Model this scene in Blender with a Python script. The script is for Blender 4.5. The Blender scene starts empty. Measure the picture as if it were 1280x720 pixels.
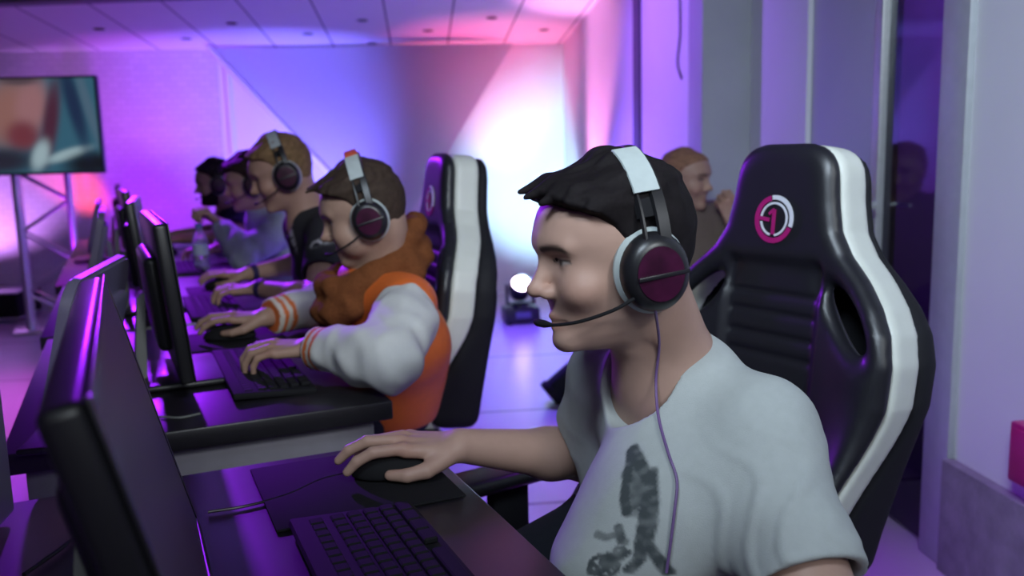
import bpy, bmesh, math, random
import numpy as np
from mathutils import Vector, Matrix
random.seed(7)
rng = np.random.default_rng(5)
scene = bpy.context.scene
COL = scene.collection
PI = math.pi
V = lambda *a: np.array(a, dtype=np.float64)
def unit(v):
    v = np.array(v, dtype=np.float64); return v / np.linalg.norm(v)

# ------------------------------------------------------------------ camera
CAM_Z, FPX = 1.22, 1100.0
PITCH, ROLL = math.atan(170 / FPX), 0.026
_f = V(0, math.cos(PITCH), -math.sin(PITCH)); _u0 = V(0, math.sin(PITCH), math.cos(PITCH)); _r0 = V(1, 0, 0)
C_R = _r0 * math.cos(ROLL) - _u0 * math.sin(ROLL)
C_U = _u0 * math.cos(ROLL) + _r0 * math.sin(ROLL)
CAM = V(0, 0, CAM_Z)
def ray(px, py): return _f + C_R * (px - 640) / FPX + C_U * (360 - py) / FPX
def at_y(px, py, y):
    d = ray(px, py); return CAM + d * (y / d[1])
def at_z(px, py, z):
    d = ray(px, py); return CAM + d * ((z - CAM_Z) / d[2])
cam = bpy.data.cameras.new('camera'); camo = bpy.data.objects.new('camera', cam); COL.objects.link(camo)
cam.sensor_width = 36; cam.lens = FPX / 1280 * 36; cam.clip_start = .02
camo.matrix_world = Matrix(((C_R[0], C_U[0], -_f[0], 0), (C_R[1], C_U[1], -_f[1], 0), (C_R[2], C_U[2], -_f[2], CAM_Z), (0, 0, 0, 1)))
cam.dof.use_dof = True; cam.dof.focus_distance = 1.12; cam.dof.aperture_fstop = 4.2
scene.camera = camo

# seat row frame (s along the row, t across it towards the players) and room frame (a to the side, b into depth)
RS = unit((-.402, .916, 0)); RT = unit((.916, .402, 0))
def W(s, t, z): return RS * s + RT * t + V(0, 0, z)
RA = unit((1, .1, 0)); RB = unit((-.1, 1, 0))
def RM(a, b, z): return RA * a + RB * b + V(0, 0, z)
ROW = math.atan2(RS[1], RS[0]) - PI / 2      # yaw that turns local y onto the row
ROOM = math.atan2(RB[1], RB[0]) - PI / 2

# ------------------------------------------------------------------ materials
MATS = {}
def mat(name, col, rough=.5, metal=0., spec=.5, emit=None, strength=0., attr=False, nscale=30., nvar=.12, bump=0., bscale=200., sheen=0., coat=0.):
    if name in MATS: return MATS[name]
    m = bpy.data.materials.new(name); m.use_nodes = True; nt = m.node_tree; b = nt.nodes['Principled BSDF']
    b.inputs['Roughness'].default_value = rough; b.inputs['Metallic'].default_value = metal
    b.inputs['Specular IOR Level'].default_value = spec; b.inputs['Coat Weight'].default_value = coat
    b.inputs['Sheen Weight'].default_value = sheen
    tc = nt.nodes.new('ShaderNodeTexCoord')
    n = nt.nodes.new('ShaderNodeTexNoise'); n.inputs['Scale'].default_value = nscale; n.inputs['Detail'].default_value = 3
    nt.links.new(tc.outputs['Object'], n.inputs['Vector'])
    mr = nt.nodes.new('ShaderNodeMapRange'); mr.inputs['To Min'].default_value = 1 - nvar; mr.inputs['To Max'].default_value = 1 + nvar
    nt.links.new(n.outputs['Fac'], mr.inputs['Value'])
    mx = nt.nodes.new('ShaderNodeMix'); mx.data_type = 'RGBA'; mx.blend_type = 'MULTIPLY'; mx.inputs['Factor'].default_value = 1
    if attr:
        at = nt.nodes.new('ShaderNodeAttribute'); at.attribute_name = 'pigment'; nt.links.new(at.outputs['Color'], mx.inputs['A'])
    else: mx.inputs['A'].default_value = (*col, 1)
    nt.links.new(mr.outputs['Result'], mx.inputs['B']); nt.links.new(mx.outputs['Result'], b.inputs['Base Color'])
    if bump:
        n2 = nt.nodes.new('ShaderNodeTexNoise'); n2.inputs['Scale'].default_value = bscale; nt.links.new(tc.outputs['Object'], n2.inputs['Vector'])
        bp = nt.nodes.new('ShaderNodeBump'); bp.inputs['Strength'].default_value = bump; bp.inputs['Distance'].default_value = .002
        nt.links.new(n2.outputs['Fac'], bp.inputs['Height']); nt.links.new(bp.outputs['Normal'], b.inputs['Normal'])
    if emit:
        b.inputs['Emission Color'].default_value = (*emit, 1); b.inputs['Emission Strength'].default_value = strength
        if attr and emit == 'attr': pass
    MATS[name] = m; return m

M_skin = mat('skin', (1, 1, 1), .5, attr=True, nscale=60, nvar=.06, spec=.35)
M_cloth = mat('printed_cloth', (1, 1, 1), .9, attr=True, nscale=90, nvar=.06, bump=.25, bscale=700, spec=.15)
M_hair = mat('hair', (1, 1, 1), .75, attr=True, nscale=220, nvar=.45, spec=.15)
M_wool = mat('scarf_wool', (.16, .055, .02), .95, nscale=150, nvar=.35, bump=.8, bscale=300, spec=.1)
M_leather = mat('black_leather', (.012, .012, .016), .38, nscale=40, bump=.1, bscale=500)
M_shell = mat('chair_shell', (.010, .010, .013), .7, nscale=40, spec=.25)
M_cream = mat('white_leather', (.60, .62, .56), .45, nscale=25, nvar=.05, bump=.08, bscale=500)
M_black = mat('black_plastic', (.012, .012, .014), .35, nscale=80)
M_matte = mat('matte_black', (.010, .010, .012), .8, nscale=80, spec=.2)
M_grey = mat('grey_plastic', (.16, .17, .16), .5, nscale=40)
M_pale = mat('pale_pad', (.42, .48, .47), .55, nscale=60)
M_white = mat('white_plastic', (.22, .20, .30), .45, nscale=20, nvar=.05)
M_magenta = mat('magenta_print', (.35, .01, .13), .45, nscale=50)
M_logowhite = mat('white_print', (.62, .64, .68), .5, nscale=50, nvar=.05)
M_alu = mat('aluminium', (.6, .6, .62), .35, metal=.9, nscale=40)
M_steel = mat('brushed_steel', (.55, .57, .58), .4, metal=.7, nscale=40)
M_desk = mat('desk_laminate', (.014, .013, .016), .36, nscale=60, nvar=.25, spec=.55)
M_panel = mat('desk_panel', (.20, .19, .22), .6, nscale=30)
M_screen = mat('screen_glass', (.035, .026, .026), .42, nscale=5, nvar=.3, spec=.6)
M_lead = mat('purple_cable', (.16, .09, .24), .5, nscale=50)

# ------------------------------------------------------------------ object helpers
def link(o, parent=None):
    COL.objects.link(o)
    if parent is not None: o.parent = parent
    return o
def tag(o, label=None, cat=None, group=None, kind=None):
    if label: o['label'] = label
    if cat: o['category'] = cat
    if group: o['group'] = group
    if kind: o['kind'] = kind
    return o
def empty(name, loc=(0, 0, 0), rz=0., label=None, cat=None, group=None, matrix=None):
    o = bpy.data.objects.new(name, None); o.empty_display_size = .05; link(o)
    if matrix is not None: o.matrix_world = matrix
    else: o.location = loc; o.rotation_euler = (0, 0, rz)
    return tag(o, label, cat, group)
def obj(name, bm, m, parent=None, smooth=True):
    me = bpy.data.meshes.new(name)
    if smooth:
        for f in bm.faces: f.smooth = True
    bm.to_mesh(me); bm.free(); me.materials.append(m)
    o = bpy.data.objects.new(name, me); link(o, parent)
    if smooth:
        try: me.set_sharp_from_angle(angle=math.radians(35))
        except Exception: pass
    return o
def raw(name, verts, faces, m, parent=None, pig=None):
    me = bpy.data.meshes.new(name); me.from_pydata(verts, [], faces) if isinstance(faces, list) else me.from_pydata(verts.tolist(), [], faces.tolist())
    me.polygons.foreach_set('use_smooth', np.ones(len(me.polygons), dtype=bool))
    me.materials.append(m)
    if pig is not None:
        a = me.color_attributes.new(name='pigment', type='FLOAT_COLOR', domain='POINT')
        a.data.foreach_set('color', np.concatenate([pig, np.ones((len(pig), 1))], 1).astype(np.float32).ravel())
    me.update()
    o = bpy.data.objects.new(name, me); link(o, parent); return o
def dup(root, matrix=None, label=None, group=None):
    r = root.copy(); COL.objects.link(r)
    if matrix is not None: r.matrix_world = matrix
    if label: r['label'] = label
    if group: r['group'] = group
    for ch in [c for c in bpy.data.objects if c.parent == root]:
        c = ch.copy(); COL.objects.link(c); c.parent = r
        for g in [x for x in bpy.data.objects if x.parent == ch]:
            d = g.copy(); COL.objects.link(d); d.parent = c
    return r
def place(loc, rz, rx=0.):
    return Matrix.Translation(Vector(loc)) @ Matrix.Rotation(rz, 4, 'Z') @ Matrix.Rotation(rx, 4, 'X')

def bx(bm, c, size, rot=None, bev=0., seg=2):
    t = bmesh.new(); bmesh.ops.create_cube(t, size=1)
    for v in t.verts: v.co = Vector((v.co.x * size[0], v.co.y * size[1], v.co.z * size[2]))
    if bev: bmesh.ops.bevel(t, geom=t.edges[:], offset=bev, segments=seg, affect='EDGES', profile=.5)
    M = Matrix.Translation(Vector(c))
    if rot is not None: M = M @ rot.to_4x4()
    t.transform(M); me = bpy.data.meshes.new('tmp'); t.to_mesh(me); t.free(); bm.from_mesh(me); bpy.data.meshes.remove(me)
def tube(bm, pts, r, n=10, cap=True):
    pts = [Vector(p) for p in pts]; rr = r if isinstance(r, (list, tuple)) else [r] * len(pts); rings = []
    up = Vector((0, 0, 1)); prev = None
    for i, p in enumerate(pts):
        d = (pts[min(i + 1, len(pts) - 1)] - pts[max(i - 1, 0)]).normalized()
        if prev is None:
            a = d.orthogonal().normalized()
        else:
            a = (prev - d * prev.dot(d)).normalized()
        prev = a; b = d.cross(a)
        rings.append([bm.verts.new(p + (a * math.cos(2 * PI * k / n) + b * math.sin(2 * PI * k / n)) * rr[i]) for k in range(n)])
    for i in range(len(rings) - 1):
        for k in range(n): bm.faces.new((rings[i][k], rings[i][(k + 1) % n], rings[i + 1][(k + 1) % n], rings[i + 1][k]))
    if cap:
        bm.faces.new(rings[0][::-1]); bm.faces.new(rings[-1])
def lathe(bm, prof, n=32, M=None, sx=1., sy=1.):
    """prof: list of (r, z); closed at axis when r == 0"""
    rings = []
    for r, z in prof:
        if r <= 1e-6: rings.append([bm.verts.new((0, 0, z))])
        else: rings.append([bm.verts.new((r * sx * math.cos(2 * PI * k / n), r * sy * math.sin(2 * PI * k / n), z)) for k in range(n)])
    for a, b in zip(rings, rings[1:]):
        for k in range(n):
            k2 = (k + 1) % n
            q = [a[k % len(a)], a[k2 % len(a)], b[k2 % len(b)], b[k % len(b)]]
            u = []
            for v in q:
                if v not in u: u.append(v)
            if len(u) > 2: bm.faces.new(u)
    if M is not None: bmesh.ops.transform(bm, matrix=M, verts=[v for r in rings for v in r])
def spline(pts, n=8):
    pts = [np.array(p, dtype=float) for p in pts]; P = [2 * pts[0] - pts[1]] + pts + [2 * pts[-1] - pts[-2]]; out = []
    for i in range(1, len(P) - 2):
        for k in range(n):
            t = k / n; a, b, c, d = P[i - 1], P[i], P[i + 1], P[i + 2]
            out.append(.5 * (2 * b + (c - a) * t + (2 * a - 5 * b + 4 * c - d) * t * t + (3 * b - a - 3 * c + d) * t ** 3))
    out.append(pts[-1]); return out

# ------------------------------------------------------------------ implicit surfaces
def cone(P, a, b, ra, rb):
    a = np.asarray(a, np.float32); b = np.asarray(b, np.float32); ab = b - a
    t = np.clip(((P - a) @ ab) / max(float(ab @ ab), 1e-9), 0, 1)
    q = P - a - t[:, None] * ab
    return np.sqrt(np.einsum('ij,ij->i', q, q)) - (ra + (rb - ra) * t)
def ell(P, c, r):
    q = (P - np.asarray(c, np.float32)) / np.asarray(r, np.float32); k0 = np.sqrt((q * q).sum(1)) + 1e-6
    q2 = q / np.asarray(r, np.float32); k1 = np.sqrt((q2 * q2).sum(1)) + 1e-6
    return k0 * (k0 - 1) / k1
def smin(a, b, k):
    h = np.clip(k - np.abs(a - b), 0, None) / k
    return np.minimum(a, b) - h * h * k * .25
def smax(a, b, k): return -smin(-a, -b, k)
def sst(x, a, b):
    t = np.clip((x - a) / (b - a), 0, 1); return t * t * (3 - 2 * t)
_nd = [(unit(rng.normal(size=3)), rng.uniform(0, 6.28), rng.uniform(.7, 1.4)) for _ in range(10)]
def wob(P, f):
    o = 0
    for i, (d, p, s) in enumerate(_nd): o = o + np.sin(P @ (d * f * s).astype(np.float32) + p + (1.7 * np.sin(P @ (_nd[i - 3][0] * f * .6).astype(np.float32))))
    return o / len(_nd) * 1.8

def mesh_sdf(f, lo, hi, h, B=8, slackk=1.15):
    lo = np.array(lo, float) - 2 * h; n = np.ceil((np.array(hi, float) + 2 * h - lo) / (h * B)).astype(int)
    bi = np.stack(np.meshgrid(*[np.arange(k) for k in n], indexing='ij'), -1).reshape(-1, 3)
    # coarse pass, two levels
    def ev(pts):
        out = np.empty(len(pts), np.float32)
        for i in range(0, len(pts), 120000): out[i:i + 120000] = f(pts[i:i + 120000].astype(np.float32))
        return out
    c = lo + (bi + .5) * h * B
    keep = np.abs(ev(c)) < h * B * slackk + .006
    bi = bi[keep]
    if len(bi) == 0: return np.zeros((0, 3)), np.zeros((0, 4), int)
    l = np.stack(np.meshgrid(*[np.arange(B + 1)] * 3, indexing='ij'), -1).reshape(-1, 3)
    G = bi[:, None, :] * B + l[None]
    val = ev((lo + G.reshape(-1, 3) * h)).reshape(len(bi), B + 1, B + 1, B + 1)
    N = n * B + 2
    gid = lambda g: (g[..., 0].astype(np.int64) * N[1] + g[..., 1]) * N[2] + g[..., 2]
    cs = [val[:, i:i + B, j:j + B, k:k + B] for i in (0, 1) for j in (0, 1) for k in (0, 1)]
    neg = sum((x < 0).astype(np.int8) for x in cs)
    act = (neg > 0) & (neg < 8)
    w = np.argwhere(act)
    cv = np.stack([x[act] for x in cs], 1)
    cell = bi[w[:, 0]] * B + w[:, 1:]
    offs = np.array([(i, j, k) for i in (0, 1) for j in (0, 1) for k in (0, 1)], float)
    acc = np.zeros((len(w), 3)); cnt = np.zeros(len(w))
    for a in range(8):
        for b in range(a + 1, 8):
            if np.abs(offs[a] - offs[b]).sum() != 1: continue
            m = (cv[:, a] < 0) != (cv[:, b] < 0)
            t = cv[m, a] / (cv[m, a] - cv[m, b])
            acc[m] += offs[a] + t[:, None] * (offs[b] - offs[a]); cnt[m] += 1
    verts = lo + (cell + acc / cnt[:, None]) * h
    ids = gid(cell); order = np.argsort(ids); ids = ids[order]; verts = verts[order]
    faces = []
    for ax in range(3):
        b_, c_ = (ax + 1) % 3, (ax + 2) % 3
        sl = [slice(0, B)] * 3; s2 = list(sl); s2[ax] = slice(1, B + 1)
        v0 = val[(slice(None), *sl)]; v1 = val[(slice(None), *s2)]
        e = np.argwhere((v0 < 0) != (v1 < 0)); 
        if len(e) == 0: continue
        s = v0[tuple(e.T)] < 0
        g = bi[e[:, 0]] * B + e[:, 1:]
        eb = np.zeros(3, int); eb[b_] = 1; ec = np.zeros(3, int); ec[c_] = 1
        q = np.stack([gid(g - eb - ec), gid(g - ec), gid(g), gid(g - eb)], 1)
        ix = np.searchsorted(ids, q); ix = np.clip(ix, 0, len(ids) - 1)
        ok = (ids[ix] == q).all(1)
        ix = ix[ok]; s = s[ok]
        ix[~s] = ix[~s][:, ::-1]
        faces.append(ix)
    return verts, np.concatenate(faces)
def relax(verts, faces, it=2, lam=.5):
    for _ in range(it):
        acc = np.zeros_like(verts); cnt = np.zeros(len(verts))
        for i in range(4):
            cnt += 2 * np.bincount(faces[:, i], minlength=len(verts))
            for j in (1, 3):
                q = verts[faces[:, (i + j) % 4]]
                for k in range(3): acc[:, k] += np.bincount(faces[:, i], q[:, k], minlength=len(verts))
        verts = verts + lam * (acc / np.maximum(cnt, 1)[:, None] - verts)
    return verts
def sdf_obj(name, f, lo, hi, h, m, parent=None, pig=None, it=1, slackk=1.15):
    v, q = mesh_sdf(f, lo, hi, h, 8, slackk)
    v = relax(v, q, it)
    return raw(name, v, q, m, parent, None if pig is None else pig(v))

# ------------------------------------------------------------------ people
def interp(z, pts):
    p = np.array(sorted(pts), dtype=np.float32); return np.interp(z, p[:, 0], p[:, 1]).astype(np.float32)
FRONT = [(.108, .0), (.092, .048), (.079, .068), (.06, .086), (.035, .0965), (.02, .0985), (.008, .0925), (-.005, .0885), (-.03, .0905), (-.052, .093),
         (-.074, .0915), (-.084, .088), (-.096, .0905), (-.108, .0905), (-.118, .082), (-.125, .060), (-.132, .02)]
BACK = [(.12, -.02), (.08, -.085), (.05, -.1), (.02, -.103), (-.02, -.097), (-.05, -.085), (-.08, -.05), (-.1, -.02), (-.13, .0)]
HALF = [(.12, .02), (.1, .05), (.08, .064), (.05, .074), (.02, .075), (0, .0725), (-.03, .069), (-.06, .0625), (-.08, .056), (-.1, .043), (-.115, .030), (-.13, .012)]
def head_base(p):
    x, y, z = p[:, 0], p[:, 1], p[:, 2]
    xf, xb, w = interp(z, FRONT), interp(z, BACK), interp(z, HALF)
    xc = np.minimum(-.005, xf - .01)
    u = np.where(x > xc, (x - xc) / np.maximum(xf - xc, .008), (xc - x) / np.maximum(xc - xb, .008)); v = y / w
    n = 2.25
    ff = np.power(np.abs(u) ** n + np.abs(v) ** n, 1 / n) + 1e-4
    rho = np.sqrt((x - xc) ** 2 + y * y)
    d = np.where(rho > .004, rho * (1 - 1 / ff), -.02) * .75
    d = smax(d, np.abs(z + .008) - .122, .02)
    cr = ell(p, (-.004, 0, .025), (.1, .0775, .078))
    return smin(d, cr, .02)
def head_sdf(p, o):
    ya = np.abs(p[:, 1]); pm = np.stack([p[:, 0], ya, p[:, 2]], 1)
    d = head_base(p)
    d = smin(d, cone(p, (.088, 0, .006), (.1105, 0, -.032), .0072, .0092), .014)           # nose bridge
    d = smin(d, ell(p, (.1115, 0, -.033), (.0115, .0100, .0098)), .006)                   # tip
    d = smin(d, ell(pm, (.0985, .0125, -.0385), (.0115, .0075, .0085)), .006)             # wings
    d = smin(d, cone(pm, (.090, .008, .0215), (.078, .047, .019), .0078, .0055), .016)    # brow ridge
    d = smax(d, -ell(pm, (.1010, .033, -.001), (.0165, .019, .0125)), .016)               # eye socket
    d = smin(d, ell(pm, (.0715, .0325, -.0005), (.0135, .0140, .0125)), .004)              # lids and eyeball
    d = smin(d, ell(pm, (.066, .045, -.036), (.020, .020, .016)), .03)                    # cheek bone
    d = smin(d, cone(pm, (.0930, 0, -.0710), (.0795, .0215, -.0770), .0058, .0035), .006) # upper lip
    d = smin(d, cone(pm, (.0910, 0, -.0842), (.0785, .0200, -.0805), .0068, .0035), .006) # lower lip
    d = smax(d, -cone(pm, (.1010, 0, -.0778), (.0845, .024, -.0788), .0022, .0022), .004) # mouth line
    d = smin(d, ell(p, (.0800, 0, -.107), (.0135, .018, .0125)), .018)                    # chin
    d = smin(d, ell(pm, (-.008, .077, -.008), (.015, .008, .026)), .01)                   # ears
    if o.get('chub'): d = smin(d, ell(pm, (.045, .045, -.065), (.03, .028, .03)), .03)
    return d
def mix(a, b, t): return a * (1 - t[:, None]) + np.array(b) * t[:, None]
def head_pigment(p, col, o):
    ya = np.abs(p[:, 1]); x, z = p[:, 0], p[:, 2]; c = np.tile(np.array(col, float), (len(p), 1))
    sk = np.array(o['skin'])
    fr = (x > .04) & (z > -.14)
    g = lambda cx, cy, cz, sx, sy, sz: np.exp(-(((x - cx) / sx) ** 2 + ((ya - cy) / sy) ** 2 + ((z - cz) / sz) ** 2))
    lip = np.clip(g(.094, 0, -.0725, .02, .016, .0052) + g(.092, 0, -.0838, .02, .015, .006), 0, 1) * fr
    c = mix(c, sk * np.array([.88, .56, .55]), lip * .75)
    c = mix(c, sk * np.array([1.05, .78, .74]), np.clip(g(.07, .05, -.04, .03, .022, .02) + g(.11, 0, -.038, .015, .02, .012), 0, 1) * .35 * fr)
    line = g(.09, 0, -.0780, .03, .021, .0018) * fr
    c = mix(c, sk * .35, np.clip(line, 0, 1) * .8)
    # brows: hair along an arc
    zb = .0165 + .0035 * np.sin((ya - .012) / .046 * PI) - np.clip(ya - .045, 0, 1) * .3
    br = np.exp(-((z - zb) / .0040) ** 2) * sst(ya, .010, .016) * (1 - sst(ya, .050, .058)) * fr * (x > .055)
    c = mix(c, np.array(o['brow']), np.clip(br * 1.4, 0, 1) * o.get('browk', .9))
    # eyes: white, iris, lash line
    op = o.get('eye', .5)
    near = (x > .055) & (ya > .014) & (ya < .056)
    e = (ya - .0335) / .0165
    hi_ = .0005 + .0052 * op * (1 - e * e); lo_ = -.0035 * (1 - e * e) + .0002
    slit = near & (np.abs(e) < 1)
    ew = slit * sst(hi_ - z, -.0006, .0008) * sst(z - lo_, -.0008, .0006)
    c = mix(c, (.40, .36, .34), ew * .85)
    ir = np.exp(-(((ya - .0325) / .0055) ** 2 + ((z) / .0052) ** 2) ** 2) * ew
    c = mix(c, (.03, .022, .018), ir)
    lash = slit * np.exp(-((z - hi_ - .0006) / .0023) ** 2)
    c = mix(c, np.array(o['brow']) * .6, np.clip(lash, 0, 1) * .95)
    low = slit * np.exp(-((z - lo_ + .0006) / .0011) ** 2); c = mix(c, sk * .55, low * .5)
    cre = near * np.exp(-((z - hi_ - .0062) / .0013) ** 2) * (np.abs(e) < .95); c = mix(c, sk * .62, cre * .5)
    if o.get('stubble'):
        st = sst(-.045 - z, -.012, .02) * sst(x, -.01, .05) * (1 - lip) * (z > -.14)
        c = mix(c, sk * .6, st * o['stubble'])
    return c
HAIRLINE = [(-.09, -.075), (-.065, -.062), (-.05, -.04), (-.03, .000), (-.01, .016), (.02, .024), (.04, .036), (.055, .054), (.064, .074), (.075, .092), (.1, .12), (.14, .14)]
def hair_sdf(p, o):
    ya = np.abs(p[:, 1]); z = p[:, 2]; x = p[:, 0]
    base = smin(head_base(p), ell(np.stack([x, ya, z], 1), (-.008, .077, -.008), (.002, .004, .01)), .004)
    st = np.array([9., 30., 16.], np.float32)
    strands = wob(p * st, 9.) * .5 + wob(p[:, [1, 0, 2]] * np.array([60., 16., 20.], np.float32), 8.) * .5
    top = sst(z + .25 * np.clip(x, -.1, .1), .035, .085)
    T = o.get('side', .004) + (o.get('top', .02) - o.get('side', .004)) * top
    front = sst(x, .02, .08) * top; T = T + o.get('quiff', 0.) * front
    edge = interp(z, HAIRLINE) + strands * .004
    m = sst(edge - x, .0, .014) * sst(z, -.092, -.07)
    T = -.006 + (T + .006 + strands * (.0012 + .0035 * top) * o.get('rough', 1.)) * m
    d = base - T
    if o.get('fringe'):
        c = o['fringe']
        for i, (a, b) in enumerate(c): d = smin(d, cone(p, a, b, .012, .0035) + strands * .0012, .012)
    return d
def beard_sdf(p, o):
    d = head_base(p); z = p[:, 2]; x = p[:, 0]
    m = sst(-z - .046 + np.clip(.07 - x, 0, .1) * .12, .0, .02) * sst(x, -.005, .02) * sst(z, -.150, -.118)
    mouth = np.exp(-((p[:, 1] / .024) ** 2 + ((z + .073) / .009) ** 2))
    return d - (-.006 + (.006 + .010) * m * (1 - mouth) + wob(p, 300.) * .001)

FING = [((.088, .026, .004), (.043, .026, .021), 5), ((.093, .006, .008), (.047, .030, .022), 0), ((.088, -.014, .006), (.043, .028, .021), -5), ((.078, -.031, .001), (.034, .021, .019), -11)]
POSE = {'mouse': ([(8, 32, 52), (4, 30, 50), (14, 45, 70), (24, 62, 88)], [(.024, .026, -.008), (.052, .046, -.020), (.080, .050, -.027), (.104, .042, -.031)]),
        'keys': ([(10, 48, 74), (12, 52, 80), (14, 55, 84), (16, 58, 86)], [(.024, .026, -.008), (.052, .048, -.020), (.080, .050, -.026), (.102, .040, -.029)]),
        'curl': ([(48, 118, 165), (54, 124, 172), (58, 128, 175), (60, 130, 178)], [(.024, .026, -.008), (.055, .046, -.016), (.082, .036, -.034), (.098, .018, -.044)]),
        'flat': ([(6, 22, 34), (6, 24, 36), (8, 26, 40), (10, 28, 42)], [(.024, .026, -.008), (.050, .054, -.016), (.074, .068, -.020), (.096, .074, -.022)])}
def hand_prims(side, pose, sc=1.):
    """list of (a, b, ra, rb, group) in the hand's own frame; thumb on +y for a right hand"""
    m = 1 if side == 'R' else -1; bends, th = POSE[pose]; out = []
    S = lambda q: (q[0] * sc, q[1] * m * sc, q[2] * sc)
    for i, ((k, seg, sp), bd) in enumerate(zip(FING, bends)):
        out.append((S((.012, k[1] * .62, -.001)), S((k[0] - .006, k[1], k[2] - .004)), .0135 * sc, .0105 * sc, 'palm'))
        p = np.array(k); r = [.0098, .0090, .0083, .0070] if i != 3 else [.0086, .0078, .0072, .0062]
        for j in range(3):
            a = math.radians(bd[j]); dvec = np.array([math.cos(a) * math.cos(math.radians(sp)), math.sin(math.radians(sp)) * math.cos(a), -math.sin(a)])
            q = p + dvec * seg[j]
            out.append((S(p), S(q), r[j] * sc, r[j + 1] * sc, 'f%d' % i)); p = q
    tr = [.0150, .0120, .0102, .0082]
    for j in range(3): out.append((S(th[j]), S(th[j + 1]), tr[j] * sc, tr[j + 1] * sc, 'th'))
    out.append((S((.035, -.002, -.008)), S((.066, -.010, -.006)), .015 * sc, .012 * sc, 'palm'))
    return out
def hand_sdf(P, h):
    p = (P - h['o'].astype(np.float32)) @ h['R'].astype(np.float32)
    groups = {}
    for a, b, ra, rb, g in h['prims']:
        d = cone(p, a, b, ra, rb); groups[g] = d if g not in groups else smin(groups[g], d, .010 if g == 'palm' else .003)
    d = groups.pop('palm')
    th = groups.pop('th'); fd = None
    for g in groups.values():
        fd = g if fd is None else np.minimum(fd, g)
    d = smin(d, fd, .007); return smin(d, th, .010)
def frame(fwd, up):
    f = unit(fwd); u = np.array(up, float); u = unit(u - f * (u @ f)); return np.stack([f, np.cross(u, f), u], 1)
def head_frame(yaw, pitch, roll=0.):
    y, p = math.radians(yaw), math.radians(pitch)
    f0 = V(math.cos(y), math.sin(y), 0); u0 = V(0, 0, 1)
    f = f0 * math.cos(p) - u0 * math.sin(p); u = u0 * math.cos(p) + f0 * math.sin(p); l = np.cross(u, f)
    r = math.radians(roll); l2 = l * math.cos(r) + u * math.sin(r); u2 = np.cross(f, l2)
    return np.stack([f, l2, u2], 1)

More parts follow.
